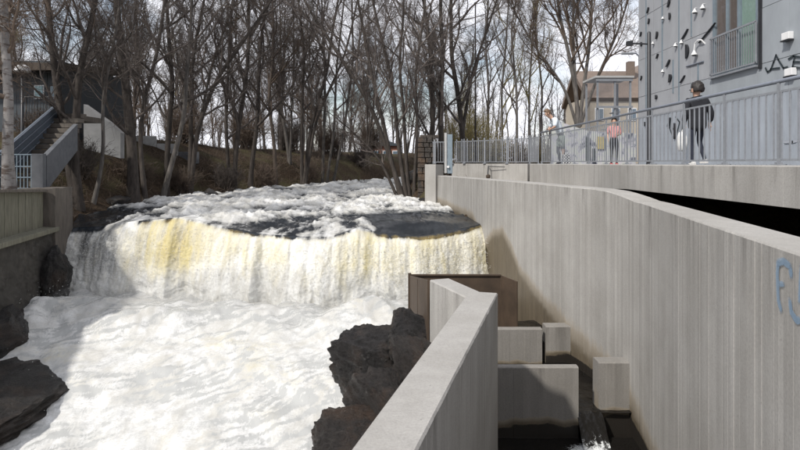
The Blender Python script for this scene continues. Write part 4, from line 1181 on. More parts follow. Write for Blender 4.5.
t = empty('beige_house'); tag(t, 'beige rendered house with brown tiled roof beyond the big bare tree', 'house')
mb = MB(); mb.box((29.0, 72, 3.4), (14, 10, 8.6)); mb.build('wall', M['beige'], t)
mb = MB(); mb.extr([(21.5, 66.6, 7.5), (36.5, 66.6, 7.5), (36.5, 72, 11.4), (21.5, 72, 11.4)], (0, 0.3, -0.35)); mb.extr([(21.5, 77.4, 7.5), (36.5, 77.4, 7.5), (36.5, 72.3, 11.4), (21.5, 72.3, 11.4)], (0, -0.3, -0.35)); mb.build('roof', M['roof_brown'], t)
for r_ in range(2):
    for i in range(7):
        x = 23.0 + 1.9 * i; z = 2.6 + 3.0 * r_
        mb = MB(); mb.box((x, 66.97, z), (1.0, 0.1, 1.5)); w = mb.build('window', M['white'], t)
        for dx in (-0.22, 0.22):
            mb = MB(); mb.box((x + dx, 66.9, z), (0.38, 0.06, 1.3)); mb.build('pane', M['glass'], w)
mb = MB(); mb.box((28, 70.5, 11.4), (0.8, 0.8, 1.8)); mb.build('chimney', M['roof_brown'], t)
t = empty('yellow_house'); tag(t, 'ochre gabled house higher up behind the glass tower', 'house')
mb = MB(); mb.prism([(34, 86), (44, 86), (44, 96), (34, 96)], -1, 12.6); mb.build('wall', M['beige'], t)
mb = MB(); mb.extr([(33.4, 85.6, 12.5), (44.6, 85.6, 12.5), (39, 85.6, 16)], (0, 11, 0)); mb.build('roof', M['roof_brown'], t)
for i in range(4):
    for r_ in range(2):
        mb = MB(); mb.box((35.5 + 2.2 * i, 85.97, 7 + 3.2 * r_), (1.0, 0.1, 1.6)); w = mb.build('window', M['white'], t)
        mb = MB(); mb.box((35.5 + 2.2 * i, 85.9, 7 + 3.2 * r_), (0.8, 0.06, 1.4)); mb.build('pane', M['glass'], w)

# graffiti-covered low wall on the walkway
m, nt, b = new_mat('painted_mural_wall')
v = coords(nt, (1.0, 1, 1.0), 'Position')
n1 = noise(nt, v, 1.6, 3, 0.5, 1.5)
c = ramp(nt, n1, [(0.30, (0.10, 0.11, 0.14)), (0.42, (0.38, 0.38, 0.42)), (0.52, (0.42, 0.44, 0.40)), (0.60, (0.44, 0.42, 0.46)), (0.75, (0.30, 0.33, 0.36))])
nt.links.new(c, b.inputs['Base Color']); b.inputs['Roughness'].default_value = 0.8
t = empty('mural_wall'); tag(t, 'pale graffiti-painted low wall behind the railing, with a yellow patch', 'low wall')
mb = MB(); mb.extr([(6.9, 26.4, -0.06), (10.4, 25.6, -0.06), (10.4, 25.6, 1.3), (8.4, 26.05, 1.45), (6.9, 26.4, 2.0)], (0.06, 0.25, 0)); mb.build('wall_body', m, t)
M['yellow'] = simple('yellow_paint', (0.36, 0.30, 0.13), 0.7, 0.25, 5)
mb = MB(); mb.box((8.95, 25.86, 0.90), (0.34, 0.03, 0.55), R(-12)); mb.build('yellow_patch', M['yellow'], t)
mb = MB(); mb.box((8.42, 25.99, 0.62), (0.16, 0.03, 1.1), R(-12)); mb.box((8.66, 25.92, 0.35), (0.12, 0.03, 0.6), R(-12)); mb.build('dark_patch', M['paint_black'], t)

# ================================================================== TREES
def px(pxx, pyy, d):
    return Vector(((pxx - 400) * d / 580.0, d, (163 - pyy) * d / 580.0))
class Tubes:
    def __init__(s): s.v = []; s.f = []; s.n = 0
    def tube(s, pts, r0, r1, k):
        n = len(pts)
        P = np.array(pts)
        T = np.gradient(P, axis=0); T /= (np.linalg.norm(T, axis=1)[:, None] + 1e-9)
        ref = np.array([0.31, 0.95, 0.05]) if abs(T[0][1]) < 0.8 else np.array([1.0, 0.1, 0.1])
        U = np.cross(T, ref); U /= (np.linalg.norm(U, axis=1)[:, None] + 1e-9)
        W = np.cross(T, U)
        a = np.arange(k) * 2 * np.pi / k
        rr = np.linspace(r0, r1, n) if not hasattr(r0, '__len__') else np.asarray(r0)
        V = P[:, None, :] + rr[:, None, None] * (U[:, None, :] * np.cos(a)[None, :, None] + W[:, None, :] * np.sin(a)[None, :, None])
        s.v.append(V.reshape(-1, 3))
        i = np.arange(n - 1)[:, None] * k; j = np.arange(k)[None, :]
        A = s.n + i + j; B = s.n + i + (j + 1) % k
        s.f.append(np.stack([A, B, B + k, A + k], -1).reshape(-1, 4))
        s.n += n * k
    def mesh(s, name, mat):
        V = np.concatenate(s.v); F = np.concatenate(s.f)
        me = bpy.data.meshes.new(name)
        me.vertices.add(len(V)); me.vertices.foreach_set('co', V.reshape(-1).astype(np.float32))
        me.loops.add(F.size); me.loops.foreach_set('vertex_index', F.reshape(-1).astype(np.int32))
        me.polygons.add(len(F)); me.polygons.foreach_set('loop_start', np.arange(0, F.size, 4, dtype=np.int32))
        me.polygons.foreach_set('use_smooth', np.ones(len(F), bool))
        me.update(calc_edges=True); me.materials.append(mat)
        return me

def grow(rg, start, direc, length, segs, up=0.15, wander=0.18):
    p = np.array(start, float); d = np.array(direc, float); d /= np.linalg.norm(d)
    out = [p.copy()]
    st = length / segs
    for _ in range(segs):
        d = d + rg.normal(size=3) * wander + np.array([0, 0, up])
        d /= np.linalg.norm(d)
        p = p + d * st
        out.append(p.copy())
    return out
def perp_dir(rg, t, ang, az=None):
    t = np.asarray(t, float) / np.linalg.norm(t)
    r = np.array([0, 0, 1.0]) if abs(t[2]) < 0.9 else np.array([1.0, 0, 0])
    u = np.cross(t, r); u /= np.linalg.norm(u); w = np.cross(t, u)
    az = rg.uniform(0, 2 * np.pi) if az is None else az
    return t * math.cos(ang) + (u * math.cos(az) + w * math.sin(az)) * math.sin(ang)
def at_path(pts, f):
    n = len(pts) - 1; i = min(int(f * n), n - 1); t = f * n - i
    return pts[i] * (1 - t) + pts[i + 1] * t, pts[i + 1] - pts[i]

def vperp(rg, T, a0, a1):
    T = T / (np.linalg.norm(T, axis=1)[:, None] + 1e-9)
    r = np.where(np.abs(T[:, 2:3]) < 0.9, np.array([[0, 0, 1.0]]), np.array([[1.0, 0, 0]]))
    U = np.cross(T, r); U /= np.linalg.norm(U, axis=1)[:, None]; W = np.cross(T, U)
    az = rg.uniform(0, 2 * np.pi, len(T))[:, None]; an = np.radians(rg.uniform(a0, a1, len(T)))[:, None]
    return T * np.cos(an) + (U * np.cos(az) + W * np.sin(az)) * np.sin(an)
def vtubes(tb, P, rads):
    """P (n, m, 3) poly-lines, three-sided twigs; rads (m,)"""
    n, m_, _ = P.shape
    T = P[:, -1] - P[:, 0]; T /= (np.linalg.norm(T, axis=1)[:, None] + 1e-9)
    ref = np.where(np.abs(T[:, 1:2]) < 0.8, np.array([[0.31, 0.95, 0.05]]), np.array([[1.0, 0.1, 0.1]]))
    U = np.cross(T, ref); U /= np.linalg.norm(U, axis=1)[:, None]; W = np.cross(T, U)
    a = np.arange(3) * 2 * np.pi / 3
    ring = U[:, None, :] * np.cos(a)[None, :, None] + W[:, None, :] * np.sin(a)[None, :, None]
    V = P[:, :, None, :] + ring[:, None] * np.asarray(rads)[None, :, None, None]
    base = tb.n + np.arange(n)[:, None, None] * (m_ * 3); i = np.arange(m_ - 1)[None, :, None] * 3; j = np.arange(3)[None, None, :]
    A = base + i + j; B = base + i + (j + 1) % 3
    tb.v.append(V.reshape(-1, 3)); tb.f.append(np.stack([A, B, B + 3, A + 3], -1).reshape(-1, 4)); tb.n += n * m_ * 3
def along(rg, P, k, lo=0.1):
    """k points on each poly-line: positions and tangents"""
    n, m_, _ = P.shape
    f = (lo + (0.98 - lo) * (np.arange(k)[None] + rg.uniform(0, 0.95, (n, k))) / k) * (m_ - 1)
    i = np.minimum(f.astype(int), m_ - 2); t = (f - i)[..., None]
    rw = np.arange(n)[:, None]
    return (P[rw, i] * (1 - t) + P[rw, i + 1] * t).reshape(-1, 3), (P[rw, i + 1] - P[rw, i]).reshape(-1, 3)
def twig_batch(rg, cr, B, L, twigs, fine, up, droop, rmin):
    p, t = along(rg, B, twigs)
    L3 = (np.repeat(L, twigs) * rg.uniform(0.28, 0.62, len(p)))[:, None]
    D = vperp(rg, t, 25, 60)
    P = [p]
    for _ in range(2):
        D = D + rg.normal(size=D.shape) * 0.2 + np.array([0, 0, up * 0.5 - droop * 2]); D /= np.linalg.norm(D, axis=1)[:, None]
        P.append(P[-1] + D * L3 / 2)
    P = np.stack(P, 1); vtubes(cr, P, (rmin * 1.1, rmin * 0.85, rmin * 0.5))
    if not fine: return
    p, t = along(rg, P, fine)
    L4 = (np.repeat(L3[:, 0], fine) * rg.uniform(0.4, 0.85, len(p)))[:, None]
    D = vperp(rg, t, 25, 65) + np.array([0, 0, 0.05 - droop * 2])
    vtubes(cr, np.stack([p, p + D * L4], 1), (rmin * 0.75, rmin * 0.4))

def tree_meshes(stems, radii, seed, mats=('bark', 'twig'), limbs=12, first=0.25, limb_len=0.34, ang=(35, 60), up=0.10, subs=8, twigs=9, fine=3, droop=0.0, wig=0.03, rmin=0.0055):
    """stems: lists of 3-D points (local). Returns trunk mesh and crown mesh (limbs, branches and twigs)"""
    rg = np.random.default_rng(seed)
    tr, cr = Tubes(), Tubes()
    bps, bL = [], []
    for st, r0 in zip(stems, radii):
        st = [np.array(p, float) for p in st]
        # resample with a little wander
        dn = [0.0]
        for a, b_ in zip(st[:-1], st[1:]): dn.append(dn[-1] + np.linalg.norm(b_ - a))
        H = dn[-1]; ns = max(8, int(H / 0.8)); tt = np.linspace(0, H, ns + 1)
        P = np.stack([np.interp(tt, dn, [p[i] for p in st]) for i in range(3)], 1)
        P[1:-1] = (P[:-2] + 2 * P[1:-1] + P[2:]) / 4
        ph = rg.uniform(0, 6, 4)
        f_ = np.linspace(0, 1, ns + 1)
        P[:, 0] += wig * H * 0.25 * np.sin(f_ * 9 + ph[0]) * f_ + wig * 0.5 * np.sin(f_ * 23 + ph[1])
        P[:, 1] += wig * H * 0.25 * np.sin(f_ * 8 + ph[2]) * f_ + wig * 0.5 * np.sin(f_ * 21 + ph[3])
        r0_ = r0 * 0.84
        rad = r0_ * (1 - f_) ** 0.8 * 0.92 + 0.012
        rad[0] *= 1.35
        if ns > 3: rad[1] *= 1.08
        tr.tube(list(P), rad, None, 9)
        pts = list(P)
        nl = max(4, int(limbs * (0.6 + 0.4 * min(1, H / 12))))
        for li in range(nl):
            f = first + (0.98 - first) * ((li + rg.uniform(0, 0.9)) / nl)
            p, t = at_path(pts, f)
            rloc = r0 * (1 - f) ** 0.8 * 0.92 + 0.012
            L = H * limb_len * (1.05 - 0.72 * f) * rg.uniform(0.65, 1.25)
            lp = grow(rg, p, perp_dir(rg, t, R(rg.uniform(*ang))), L, 8, up, 0.13)
            lr = min(rloc * 0.62, 0.012 + L * 0.016)
            cr.tube(lp, lr, lr * 0.22 + 0.003, 5)
            for si in range(subs):
                f2 = 0.15 + 0.85 * (si + rg.uniform(0, 0.9)) / subs
                p2, t2 = at_path(lp, min(f2, 0.99))
                L2 = L * rg.uniform(0.30, 0.55) * (1.15 - 0.6 * f2)
                bp = grow(rg, p2, perp_dir(rg, t2, R(rg.uniform(28, 62))), L2, 5, up * 0.8 - droop, 0.16)
                r2 = max(lr * (1 - f2) * 0.6, rmin * 1.5)
                cr.tube(bp, r2, max(r2 * 0.3, rmin * 0.8), 4)
                bps.append(np.array(bp)); bL.append(L2)
    twig_batch(rg, cr, np.array(bps), np.array(bL), twigs, fine, up, droop, rmin)
    return tr.mesh('trunk', M[mats[0]]), cr.mesh('crown', M[mats[1]])

def place_tree(name, label, base, tm, cm, group, sc=1.0, rz=0.0, cat='tree'):
    t = empty(name, base, rz); t.scale = (sc, sc, sc)
    tag(t, label, cat, group)
    link('trunk', tm, t); link('crown', cm, t)
    return t
def hero(name, label, stems_px, d, radii, seed, group='bare trees along the left bank', base=None, **kw):
    """stems_px: each stem a list of (px, py[, depth]) image points of the real tree, turned into its true 3-D course"""
    for _ in range(14):          # a stem never stands in the river
        b_ = px(stems_px[0][0][0], stems_px[0][0][1], d)
        if float(interp(LTAB, b_.y)) - 0.25 < b_.x < float(interp(RTAB, b_.y)) + 0.2: d *= 1.03
        else: break
    st = []
    for s_ in stems_px: st.append([px(p[0], p[1], p[2] if len(p) > 2 else d) for p in s_])
    b0 = st[0][0]
    gz = float(terrain_z(np.array([b0.x]), np.array([b0.y]))[0])
    b0 = Vector((b0.x, b0.y, gz - 0.12))
    loc = []
    for s_ in st:
        q = [p - b0 for p in s_]
        if math.hypot(q[0].x, q[0].y) < 1.2 and q[0].z < 2.2: q[0] = Vector((q[0].x, q[0].y, 0.0))
        # carry the stem on past the top of the picture
        dirn = (q[-1] - q[-2]).normalized()
        if (q[-1] + b0).z > 0.2 * d: 
            q.append(q[-1] + (dirn + Vector((0, 0, 0.35))).normalized() * (0.14 * d + 2.0))
        loc.append(q)
    tm, cm = tree_meshes(loc, radii, seed, **kw)
    return place_tree(name, label, b0, tm, cm, group)

# --- left bank
hero('birch_tree', 'pale birch trunk at the left edge of the picture with fine drooping twigs', [[(9, 192, 15.5), (8, 120, 15.5), (4, 40, 15.6), (3, -60, 15.8)]], 15.5, [0.17], 101, mats=('birch', 'twig_brown'), limbs=24, first=0.22, limb_len=0.34, ang=(45, 85), droop=0.14, subs=10, twigs=11, fine=4, rmin=0.006, group=None)
hero('bare_tree', 'thick dark tree forked from its base beside the end block', [[(78, 212), (70, 170), (61, 115), (54, 60), (48, 0)], [(79, 205), (74, 150), (78, 85), (90, 30), (97, -20)]], 19.6, [0.21, 0.20], 102, limbs=15, first=0.22, limb_len=0.30)
hero('bare_tree', 'thin pale crooked stem bending left out of the dark bank', [[(93, 205), (99, 178), (106, 150), (101, 110), (112, 60), (118, 10)]], 20.5, [0.085], 103, mats=('bark_grey', 'twig'), limbs=10)
hero('bare_tree', 'thickest straight dark trunk on the left bank', [[(134, 196), (132, 150), (126, 90), (120, 40), (117, -20)]], 24.0, [0.30], 104, limbs=18, first=0.18, limb_len=0.26)
hero('bare_tree', 'slim dark tree leaning right just beside the thickest trunk', [[(146, 196), (140, 150), (143, 100), (158, 50), (166, -10)]], 25.5, [0.13], 105, limbs=12)
hero('bare_tree', 'straight medium tree left of the twin bank trunks', [[(166, 188), (168, 130), (173, 80), (168, 0)]], 27.5, [0.17], 106, limbs=15, first=0.18)
hero('bare_tree', 'slender tree with a pale leg leaning into the bank', [[(162, 182), (176, 150), (186, 110), (186, 60), (192, 0)]], 27.0, [0.15], 107, mats=('bark_grey', 'twig'), limbs=14, first=0.2)
hero('bare_tree', 'tree whose main stem slants far to the right over the others', [[(190, 182), (196, 130), (215, 80), (245, 40), (268, 10)], [(190, 180), (190, 120), (192, 60), (206, 0)]], 29.0, [0.16, 0.14], 108, limbs=12, first=0.25)
hero('bare_tree', 'tall straight tree with a bulky base, middle of the left wood', [[(234, 196), (236, 150), (245, 90), (248, 30), (247, -20)], [(230, 196), (226, 140), (228, 80), (232, 0)]], 29.0, [0.17, 0.13], 109, limbs=15, first=0.16)
hero('bare_tree', 'straight tree right of the bulky-based tree', [[(250, 192), (256, 130), (259, 60), (264, 15), (280, -15)]], 31.0, [0.17], 110, limbs=15, first=0.18)
hero('bare_tree', 'crooked tree twisting up in the middle of the wood', [[(276, 188), (274, 140), (268, 100), (275, 60), (272, 0)]], 33.0, [0.15], 111, mats=('bark_brown', 'twig_brown'), limbs=15, first=0.2)
hero('bare_tree', 'pair of crossing stems rising in a narrow V above the far rapids', [[(303, 186), (310, 130), (328, 70), (338, 0)], [(302, 186), (302, 120), (305, 60), (296, -10)], [(304, 186), (316, 120), (342, 60), (358, 0)]], 36.0, [0.17, 0.15, 0.13], 112, limbs=12, first=0.2)
hero('bare_tree', 'cluster of slim upright stems at the river bend', [[(322, 185), (324, 120), (326, 60), (322, 0)], [(326, 185), (334, 130), (336, 60), (346, -5)], [(332, 185), (346, 120), (352, 60), (352, 0)]], 38.0, [0.13, 0.12, 0.12], 113, mats=('bark_grey', 'twig'), limbs=11, first=0.2)
hero('bare_tree', 'multi-stemmed tree fanning steeply out to the left over the river from the right bank', [[(405, 190), (388, 150), (372, 110), (345, 65), (318, 25), (300, -10)], [(402, 190), (384, 130), (372, 70), (358, 0)], [(408, 190), (397, 140), (392, 80), (376, 10)], [(410, 190), (404, 120), (398, 60), (404, 0)], [(400, 191), (380, 158), (352, 130), (322, 108)], [(413, 190), (418, 130), (416, 70), (424, 0)]], 29.0, [0.14, 0.13, 0.14, 0.12, 0.09, 0.11], 114, group=None, limbs=12, first=0.25, limb_len=0.30)
hero('bare_tree', 'tall dark trunk behind the rubble pier, left of its near twin', [[(431, 160), (433, 110), (430, 60), (424, 0)]], 33.0, [0.20], 115, limbs=17, first=0.12, group='tall trunks behind the end of the railing')
hero('bare_tree', 'tall dark trunk just behind the plate post', [[(441, 158), (440, 110), (444, 60), (440, -10)]], 32.0, [0.20], 116, limbs=17, first=0.14, group='tall trunks behind the end of the railing')
hero('bare_tree', 'dark trunk leaning right behind the plate post with many side limbs', [[(466, 158), (460, 110), (451, 60), (452, 0)], [(463, 130), (470, 80), (488, 30), (500, -10)]], 34.0, [0.21, 0.10], 117, limbs=17, first=0.14, group='tall trunks behind the end of the railing')
hero('bare_tree', 'large spreading bare tree with fanning limbs behind the bending man', [[(578, 128), (577, 100), (570, 60), (560, 20), (556, -20)], [(579, 126), (585, 80), (590, 40), (592, -20)], [(577, 126), (566, 90), (545, 60), (530, 40)], [(580, 126), (596, 80), (612, 45), (622, 22)], [(578, 126), (575, 70), (573, 20), (575, -20)]], 42.0, [0.20, 0.17, 0.13, 0.14, 0.15], 118, wig=0.02, mats=('bark_grey', 'twig_brown'), limbs=15, first=0.18, limb_len=0.36, ang=(25, 52), up=0.14, subs=9, twigs=9, fine=4, rmin=0.009, group=None)
for i, (b, tp_, d, lab) in enumerate([(488, 484, 52, 'slim pale tree beyond the plate post, left of a row'), (503, 506, 55, 'slim pale tree above the flat-barred railing'), (516, 512, 50, 'slim grey tree left of the bending man'), (529, 534, 58, 'slim pale tree close left of the spreading tree'), (541, 536, 60, 'slim pale tree half hidden by the spreading tree')]):
    hero('slim_tree', lab, [[(b, 150), ((b + tp_) / 2 + (-1) ** i * 3, 90), (tp_, 30), (tp_ + 3, 5)]], d, [0.15], 130 + i, mats=('bark_grey', 'twig_olive' if i % 2 else 'twig'), limbs=15, first=0.15, limb_len=0.26, ang=(25, 45), up=0.18, group='slim trees beyond the railing')

# --- prototypes for the wood behind, each placed many times as a tree of its own
protos = []
for i in range(7):
    rg = np.random.default_rng(200 + i)
    Ht = 15 + 3 * rg.random()
    lean = rg.normal(size=2) * 1.9
    stems = [[(0, 0, 0), (lean[0] * .3, lean[1] * .3, Ht * .4), (lean[0], lean[1], Ht)]]
    rad = [0.11 + 0.05 * rg.random()]
    if i % 3 == 1:
        stems.append([(0.05, 0, 0), (-lean[0] * .8 + .5, .4, Ht * .45), (-lean[0] * 1.4 + 1.2, .9, Ht * .9)]); rad.append(0.09)
    mats = [('bark', 'twig'), ('bark_grey', 'twig'), ('bark_brown', 'twig_brown'), ('bark', 'twig_olive'), ('bark', 'twig'), ('bark_grey', 'twig_brown'), ('bark_brown', 'twig')][i]
    protos.append((mats, tree_meshes(stems, rad, 300 + i, mats=mats, limbs=20, first=0.12, limb_len=0.26, ang=(28, 58), up=0.12, subs=8, twigs=9, fine=3, rmin=0.0085)))
wood_lab = ['bare dark tree standing in the wood behind the low bank wall', 'bare grey tree standing in the wood behind the low bank wall', 'bare brown-twigged tree standing in the wood behind the low bank wall']
far_lab = ['bare tree in the hazy wood beyond the river bend', 'bare tree in the background wood behind the railing']
HREF = [(-40, 'the dark timber building'), (8, 'the pale birch'), (60, 'the forked tree by the end block'), (100, 'the thin crooked stem'), (132, 'the thickest trunk'), (168, 'the medium tree on the bank'), (195, 'the tree that slants right'), (232, 'the bulky-based tree'),
        (256, 'the straight tree in the middle wood'), (275, 'the crooked middle tree'), (304, 'the V-shaped stems'), (330, 'the slim cluster at the bend'), (365, 'the gap above the brick house'), (402, 'the leaning fan of stems'), (432, 'the tall trunk by the stone pier'), (452, 'the plate post'), (480, 'the thin straight pole'), (520, 'the flat-barred railing')]
rgw = np.random.default_rng(77)
spots = []
for _ in range(4000):
    if len(spots) >= 54: break
    d = rgw.uniform(31, 95) ; pxx = rgw.uniform(-60, 480)
    x = (pxx - 400) * d / 580
    if d < 62:
        L = float(interp(LTAB, d)); Rr = float(interp(RTAB, d))
        if L - 1.0 < x < Rr + 2.5: continue
    if x > 1.5 and d < 44: continue
    if -21 < x < -12 and d < 38: continue
    if x > 3.0 and pxx > 495: continue
    if pxx > 462 and d < 58: continue
    if any((x - a) ** 2 + (d - b_) ** 2 < (1.9 + d * 0.012) ** 2 for a, b_ in spots): continue
    spots.append((x, d))
wood = []
for i, (x, d) in enumerate(spots):
    mats, (tm, cm) = protos[i % 7]
    gz = float(terrain_z(np.array([x]), np.array([d]))[0]) - 0.1
    grp, lab = ('trees in the wood on the left bank', wood_lab[0 if mats[1] == 'twig' and mats[0] == 'bark' else 1 if mats[0] == 'bark_grey' else 2]) if x < -6 else \
        ('trees beyond the river bend', far_lab[0]) if x < 2 else ('trees in the wood behind the railing', far_lab[1])
    pxx = 400 + 580 * x / d
    ref = min(HREF, key=lambda q: abs(q[0] - pxx))[1]
    kind = {'bark': 'dark', 'bark_grey': 'grey', 'bark_brown': 'brown'}[mats[0]] + {'twig': '', 'twig_brown': ' brown-twigged', 'twig_olive': ' olive-twigged'}[mats[1]]
    dep = 'close behind' if d < 45 else 'some way behind' if d < 58 else 'well behind' if d < 72 else 'far back behind'
    lab = f'bare {kind} tree {dep} {ref}'
    wood.append((lab, pxx, place_tree('bare_tree', lab, (x, d, gz), tm, cm, grp, sc=rgw.uniform(0.75, 1.2), rz=rgw.uniform(0, 6.28))))

for lab in {w_[0] for w_ in wood}:
    same = sorted([w_ for w_ in wood if w_[0] == lab], key=lambda w_: w_[1])
    if len(same) > 1:
        for k_, w_ in enumerate(same):
            w_[2]['label'] = (['left', 'right'][k_] if len(same) == 2 else 'first second third fourth fifth sixth'.split()[k_] + ' from left') + ' ' + lab
# willow-green bushy shrub and bank shrubs
def shrub(name, label, base, r, h, seed, mat, n=260, group=None):
    rg = np.random.default_rng(seed)
    tb2 = Tubes(); st = Tubes()
    for _ in range(n // 8):
        a = rg.uniform(0, 6.28); sp = rg.uniform(0.1, 0.8)
        d = np.array([math.cos(a) * sp, math.sin(a) * sp, 1.0])
        p0 = np.array([rg.normal() * r * 0.2, rg.normal() * r * 0.2, 0])
        main = grow(rg, p0, d, h * rg.uniform(0.7, 1.1), 6, 0.05, 0.14)
        st.tube(main, 0.022, 0.006, 4)
        for k in range(9):
            p, t = at_path(main, rg.uniform(0.2, 0.98))
            q = grow(rg, p, perp_dir(rg, t, R(rg.uniform(20, 60))), h * rg.uniform(0.15, 0.4), 3, 0.02, 0.2)
            tb2.tube(q, 0.009, 0.004, 3)
            for _k in range(3):
                p4, t4 = at_path(q, rg.uniform(0.2, 0.98))
                q4 = grow(rg, p4, perp_dir(rg, t4, R(rg.uniform(20, 60))), h * rg.uniform(0.08, 0.2), 2, 0.02, 0.2)
                tb2.tube(q4, 0.007, 0.003, 3)
    t = empty(name, base); tag(t, label, 'shrub', group)
    link('stems', st.mesh('stems', M['bark_brown']), t); link('twigs', tb2.mesh('twigs', M[mat]), t)
    return t
shrub('willow_shrub', 'olive-green domed willow bush behind the plate post', (5.4, 45.0, -0.8), 2.2, 4.4, 401, 'twig_olive', 900)
shrub('willow_shrub', 'smaller olive bush close to the flat-barred railing', (7.2, 47.0, -0.8), 1.6, 3.2, 402, 'twig_olive', 500)
for i, (x, y, h, lab) in enumerate([(-12.6, 22.8, 1.5, 'tangled brown brush beside the forked trunk'), (-11.8, 26.2, 1.3, 'low brown brush below the thickest trunk'), (-13.5, 27.0, 1.6, 'brown brush below the low pale wall'), (-10.9, 29.0, 1.4, 'brown brush among the slim bank trunks'),
        (-9.6, 32.2, 1.5, 'brown brush at the foot of the bulky tree'), (-8.3, 35.8, 1.6, 'brown brush behind the far rapids'), (-6.4, 40.5, 1.7, 'brown brush below the V-shaped stems'), (1.7, 29.5, 1.5, 'brown brush under the leaning stems on the right bank'), (-3.4, 50.0, 1.6, 'brown brush at the river bend'), (-15.0, 24.0, 1.4, 'brown brush behind the stair parapet'), (-13.4, 36.0, 2.2, 'tall brown brush on the bank top behind the slanting tree'), (-11.0, 41.0, 2.4, 'tall brown brush on the bank top behind the bulky-based tree'), (-8.6, 45.0, 2.4, 'tall brown brush on the bank top behind the crooked middle tree'), (-5.8, 49.0, 2.6, 'tall brown brush on the bank top behind the V-shaped stems'), (-17.0, 34.5, 2.2, 'tall brown brush on the bank top behind the thickest trunk'), (-3.0, 56.0, 2.8, 'tall brown brush on the far bank left of the brick house')]):
    gz = float(terrain_z(np.array([x]), np.array([y]))[0])
    shrub('brush', lab, (x, y, gz - 0.05), 0.9 if h < 2 else 1.9, h, 420 + i, 'twig_brown' if i % 4 else 'twig', 420 if h < 2 else 900, group='brush along the banks')
for i, (x, y, lab) in enumerate([(6.5, 56, 'brown hedge bush behind the flat-barred railing, nearest the willow'), (9.0, 58, 'brown hedge bush behind the flat-barred railing, second from the willow'), (11.5, 57, 'brown hedge bush behind the bend of the railing'), (14.0, 58.5, 'brown hedge bush behind the leaning person'), (16.5, 57.5, 'brown hedge bush under the spreading tree'), (4.0, 60, 'brown hedge bush left of the willow')]):
    shrub('hedge_bush', lab, (x, y, -0.8), 1.6, 2.6 + 0.3 * (i % 3), 450 + i, 'twig_olive' if i % 3 == 0 else 'twig_brown', 620, group='hedge behind the railing')
# dead stems and leaf litter over the banks
def litter():
    rg = np.random.default_rng(55); tb2 = Tubes(); n = 0
    while n < 5200:
        y = rg.uniform(18.8, 52); 
        if rg.random() < 0.8: x = float(interp(LTAB, y)) - abs(rg.normal()) * 4.0 - 0.15
        else: x = float(interp(RTAB, y)) + abs(rg.normal()) * 1.5 + 0.2
        if x > 0 and y < 25: continue
        z = float(terrain_z(np.array([x]), np.array([y]))[0])
        a = rg.uniform(0, 6.28); e = rg.uniform(0.0, 1.3)
        q = grow(rg, (x, y, z - 0.02), (math.cos(a) * math.cos(e), math.sin(a) * math.cos(e), math.sin(e)), rg.uniform(0.2, 0.75), 2, 0.0, 0.25)
        tb2.tube(q, 0.009, 0.004, 3); n += 1
    return tb2.mesh('undergrowth', M['twig_brown'])
tag(link('undergrowth', litter()), 'brown dead stems and twigs covering the river banks', 'undergrowth', kind='stuff')
# distant wood: one mass beyond the single trees
def far_wood():
    rg = np.random.default_rng(66); tb2 = Tubes()
    for _ in range(270):
        d = rg.uniform(105, 150); pxx = rg.uniform(-80, 650); x = (pxx - 400) * d / 580
        H = rg.uniform(11, 19)
        main = grow(rg, (x, d, 1.0), (rg.normal() * .05, rg.normal() * .05, 1), H, 6, 0.1, 0.06)
        tb2.tube(main, 0.17, 0.02, 4)
        for _k in range(24):
            p, t = at_path(main, rg.uniform(0.02, 0.98))
            q = grow(rg, p, perp_dir(rg, t, R(rg.uniform(25, 60))), rg.uniform(1.0, 3.4), 3, 0.12, 0.18)
            tb2.tube(q, 0.035, 0.01, 3)
            for _j in range(4):
                p2, t2 = at_path(q, rg.uniform(0.2, 0.98))
                tb2.tube(grow(rg, p2, perp_dir(rg, t2, R(rg.uniform(25, 60))), rg.uniform(0.5, 1.4), 2, 0.1, 0.2), 0.016, 0.006, 3)
    return tb2.mesh('far_wood', M['twig'])
tag(link('far_wood', far_wood()), 'far-off bare wood reading as one grey-brown mass', 'wood', kind='stuff')
# houses glimpsed through the trunks
t = empty('brick_house'); tag(t, 'red brick house glimpsed between the trunks beyond the river bend', 'house')
mb = MB(); mb.box((-1.8, 75, 0.2), (3.6, 5, 4.0)); mb.build('wall', M['brick_red'], t)
mb = MB(); mb.extr([(-3.8, 72.2, 2.15), (0.2, 72.2, 2.15), (-1.8, 72.2, 2.9)], (0, 5.6, 0)); mb.build('roof', M['dark_clad'], t)
for i in range(3):
    mb = MB(); mb.box((-3.0 + 1.2 * i, 72.45, 1.0), (0.7, 0.12, 1.1)); w = mb.build('window', M['white'], t)
    mb = MB(); mb.box((-3.0 + 1.2 * i, 72.37, 1.0), (0.55, 0.06, 0.95)); mb.build('pane', M['glass'], w)
t = empty('utility_pole', (4.55, 35.0, -0.8)); tag(t, 'thin straight dark pole rising among the twigs right of the trunks', 'pole')
mb = MB(); mb.tube([(0, 0, 0), (0, 0, 10.4)], [0.06, 0.035], 8); mb.build('shaft', M['bark'], t, True)
mb = MB(); mb.lathe((0, 0, 10.4), [(0.08, 0), (0.09, 0.06), (0.02, 0.12)], 8); mb.build('cap', M['galv_dark'], t)

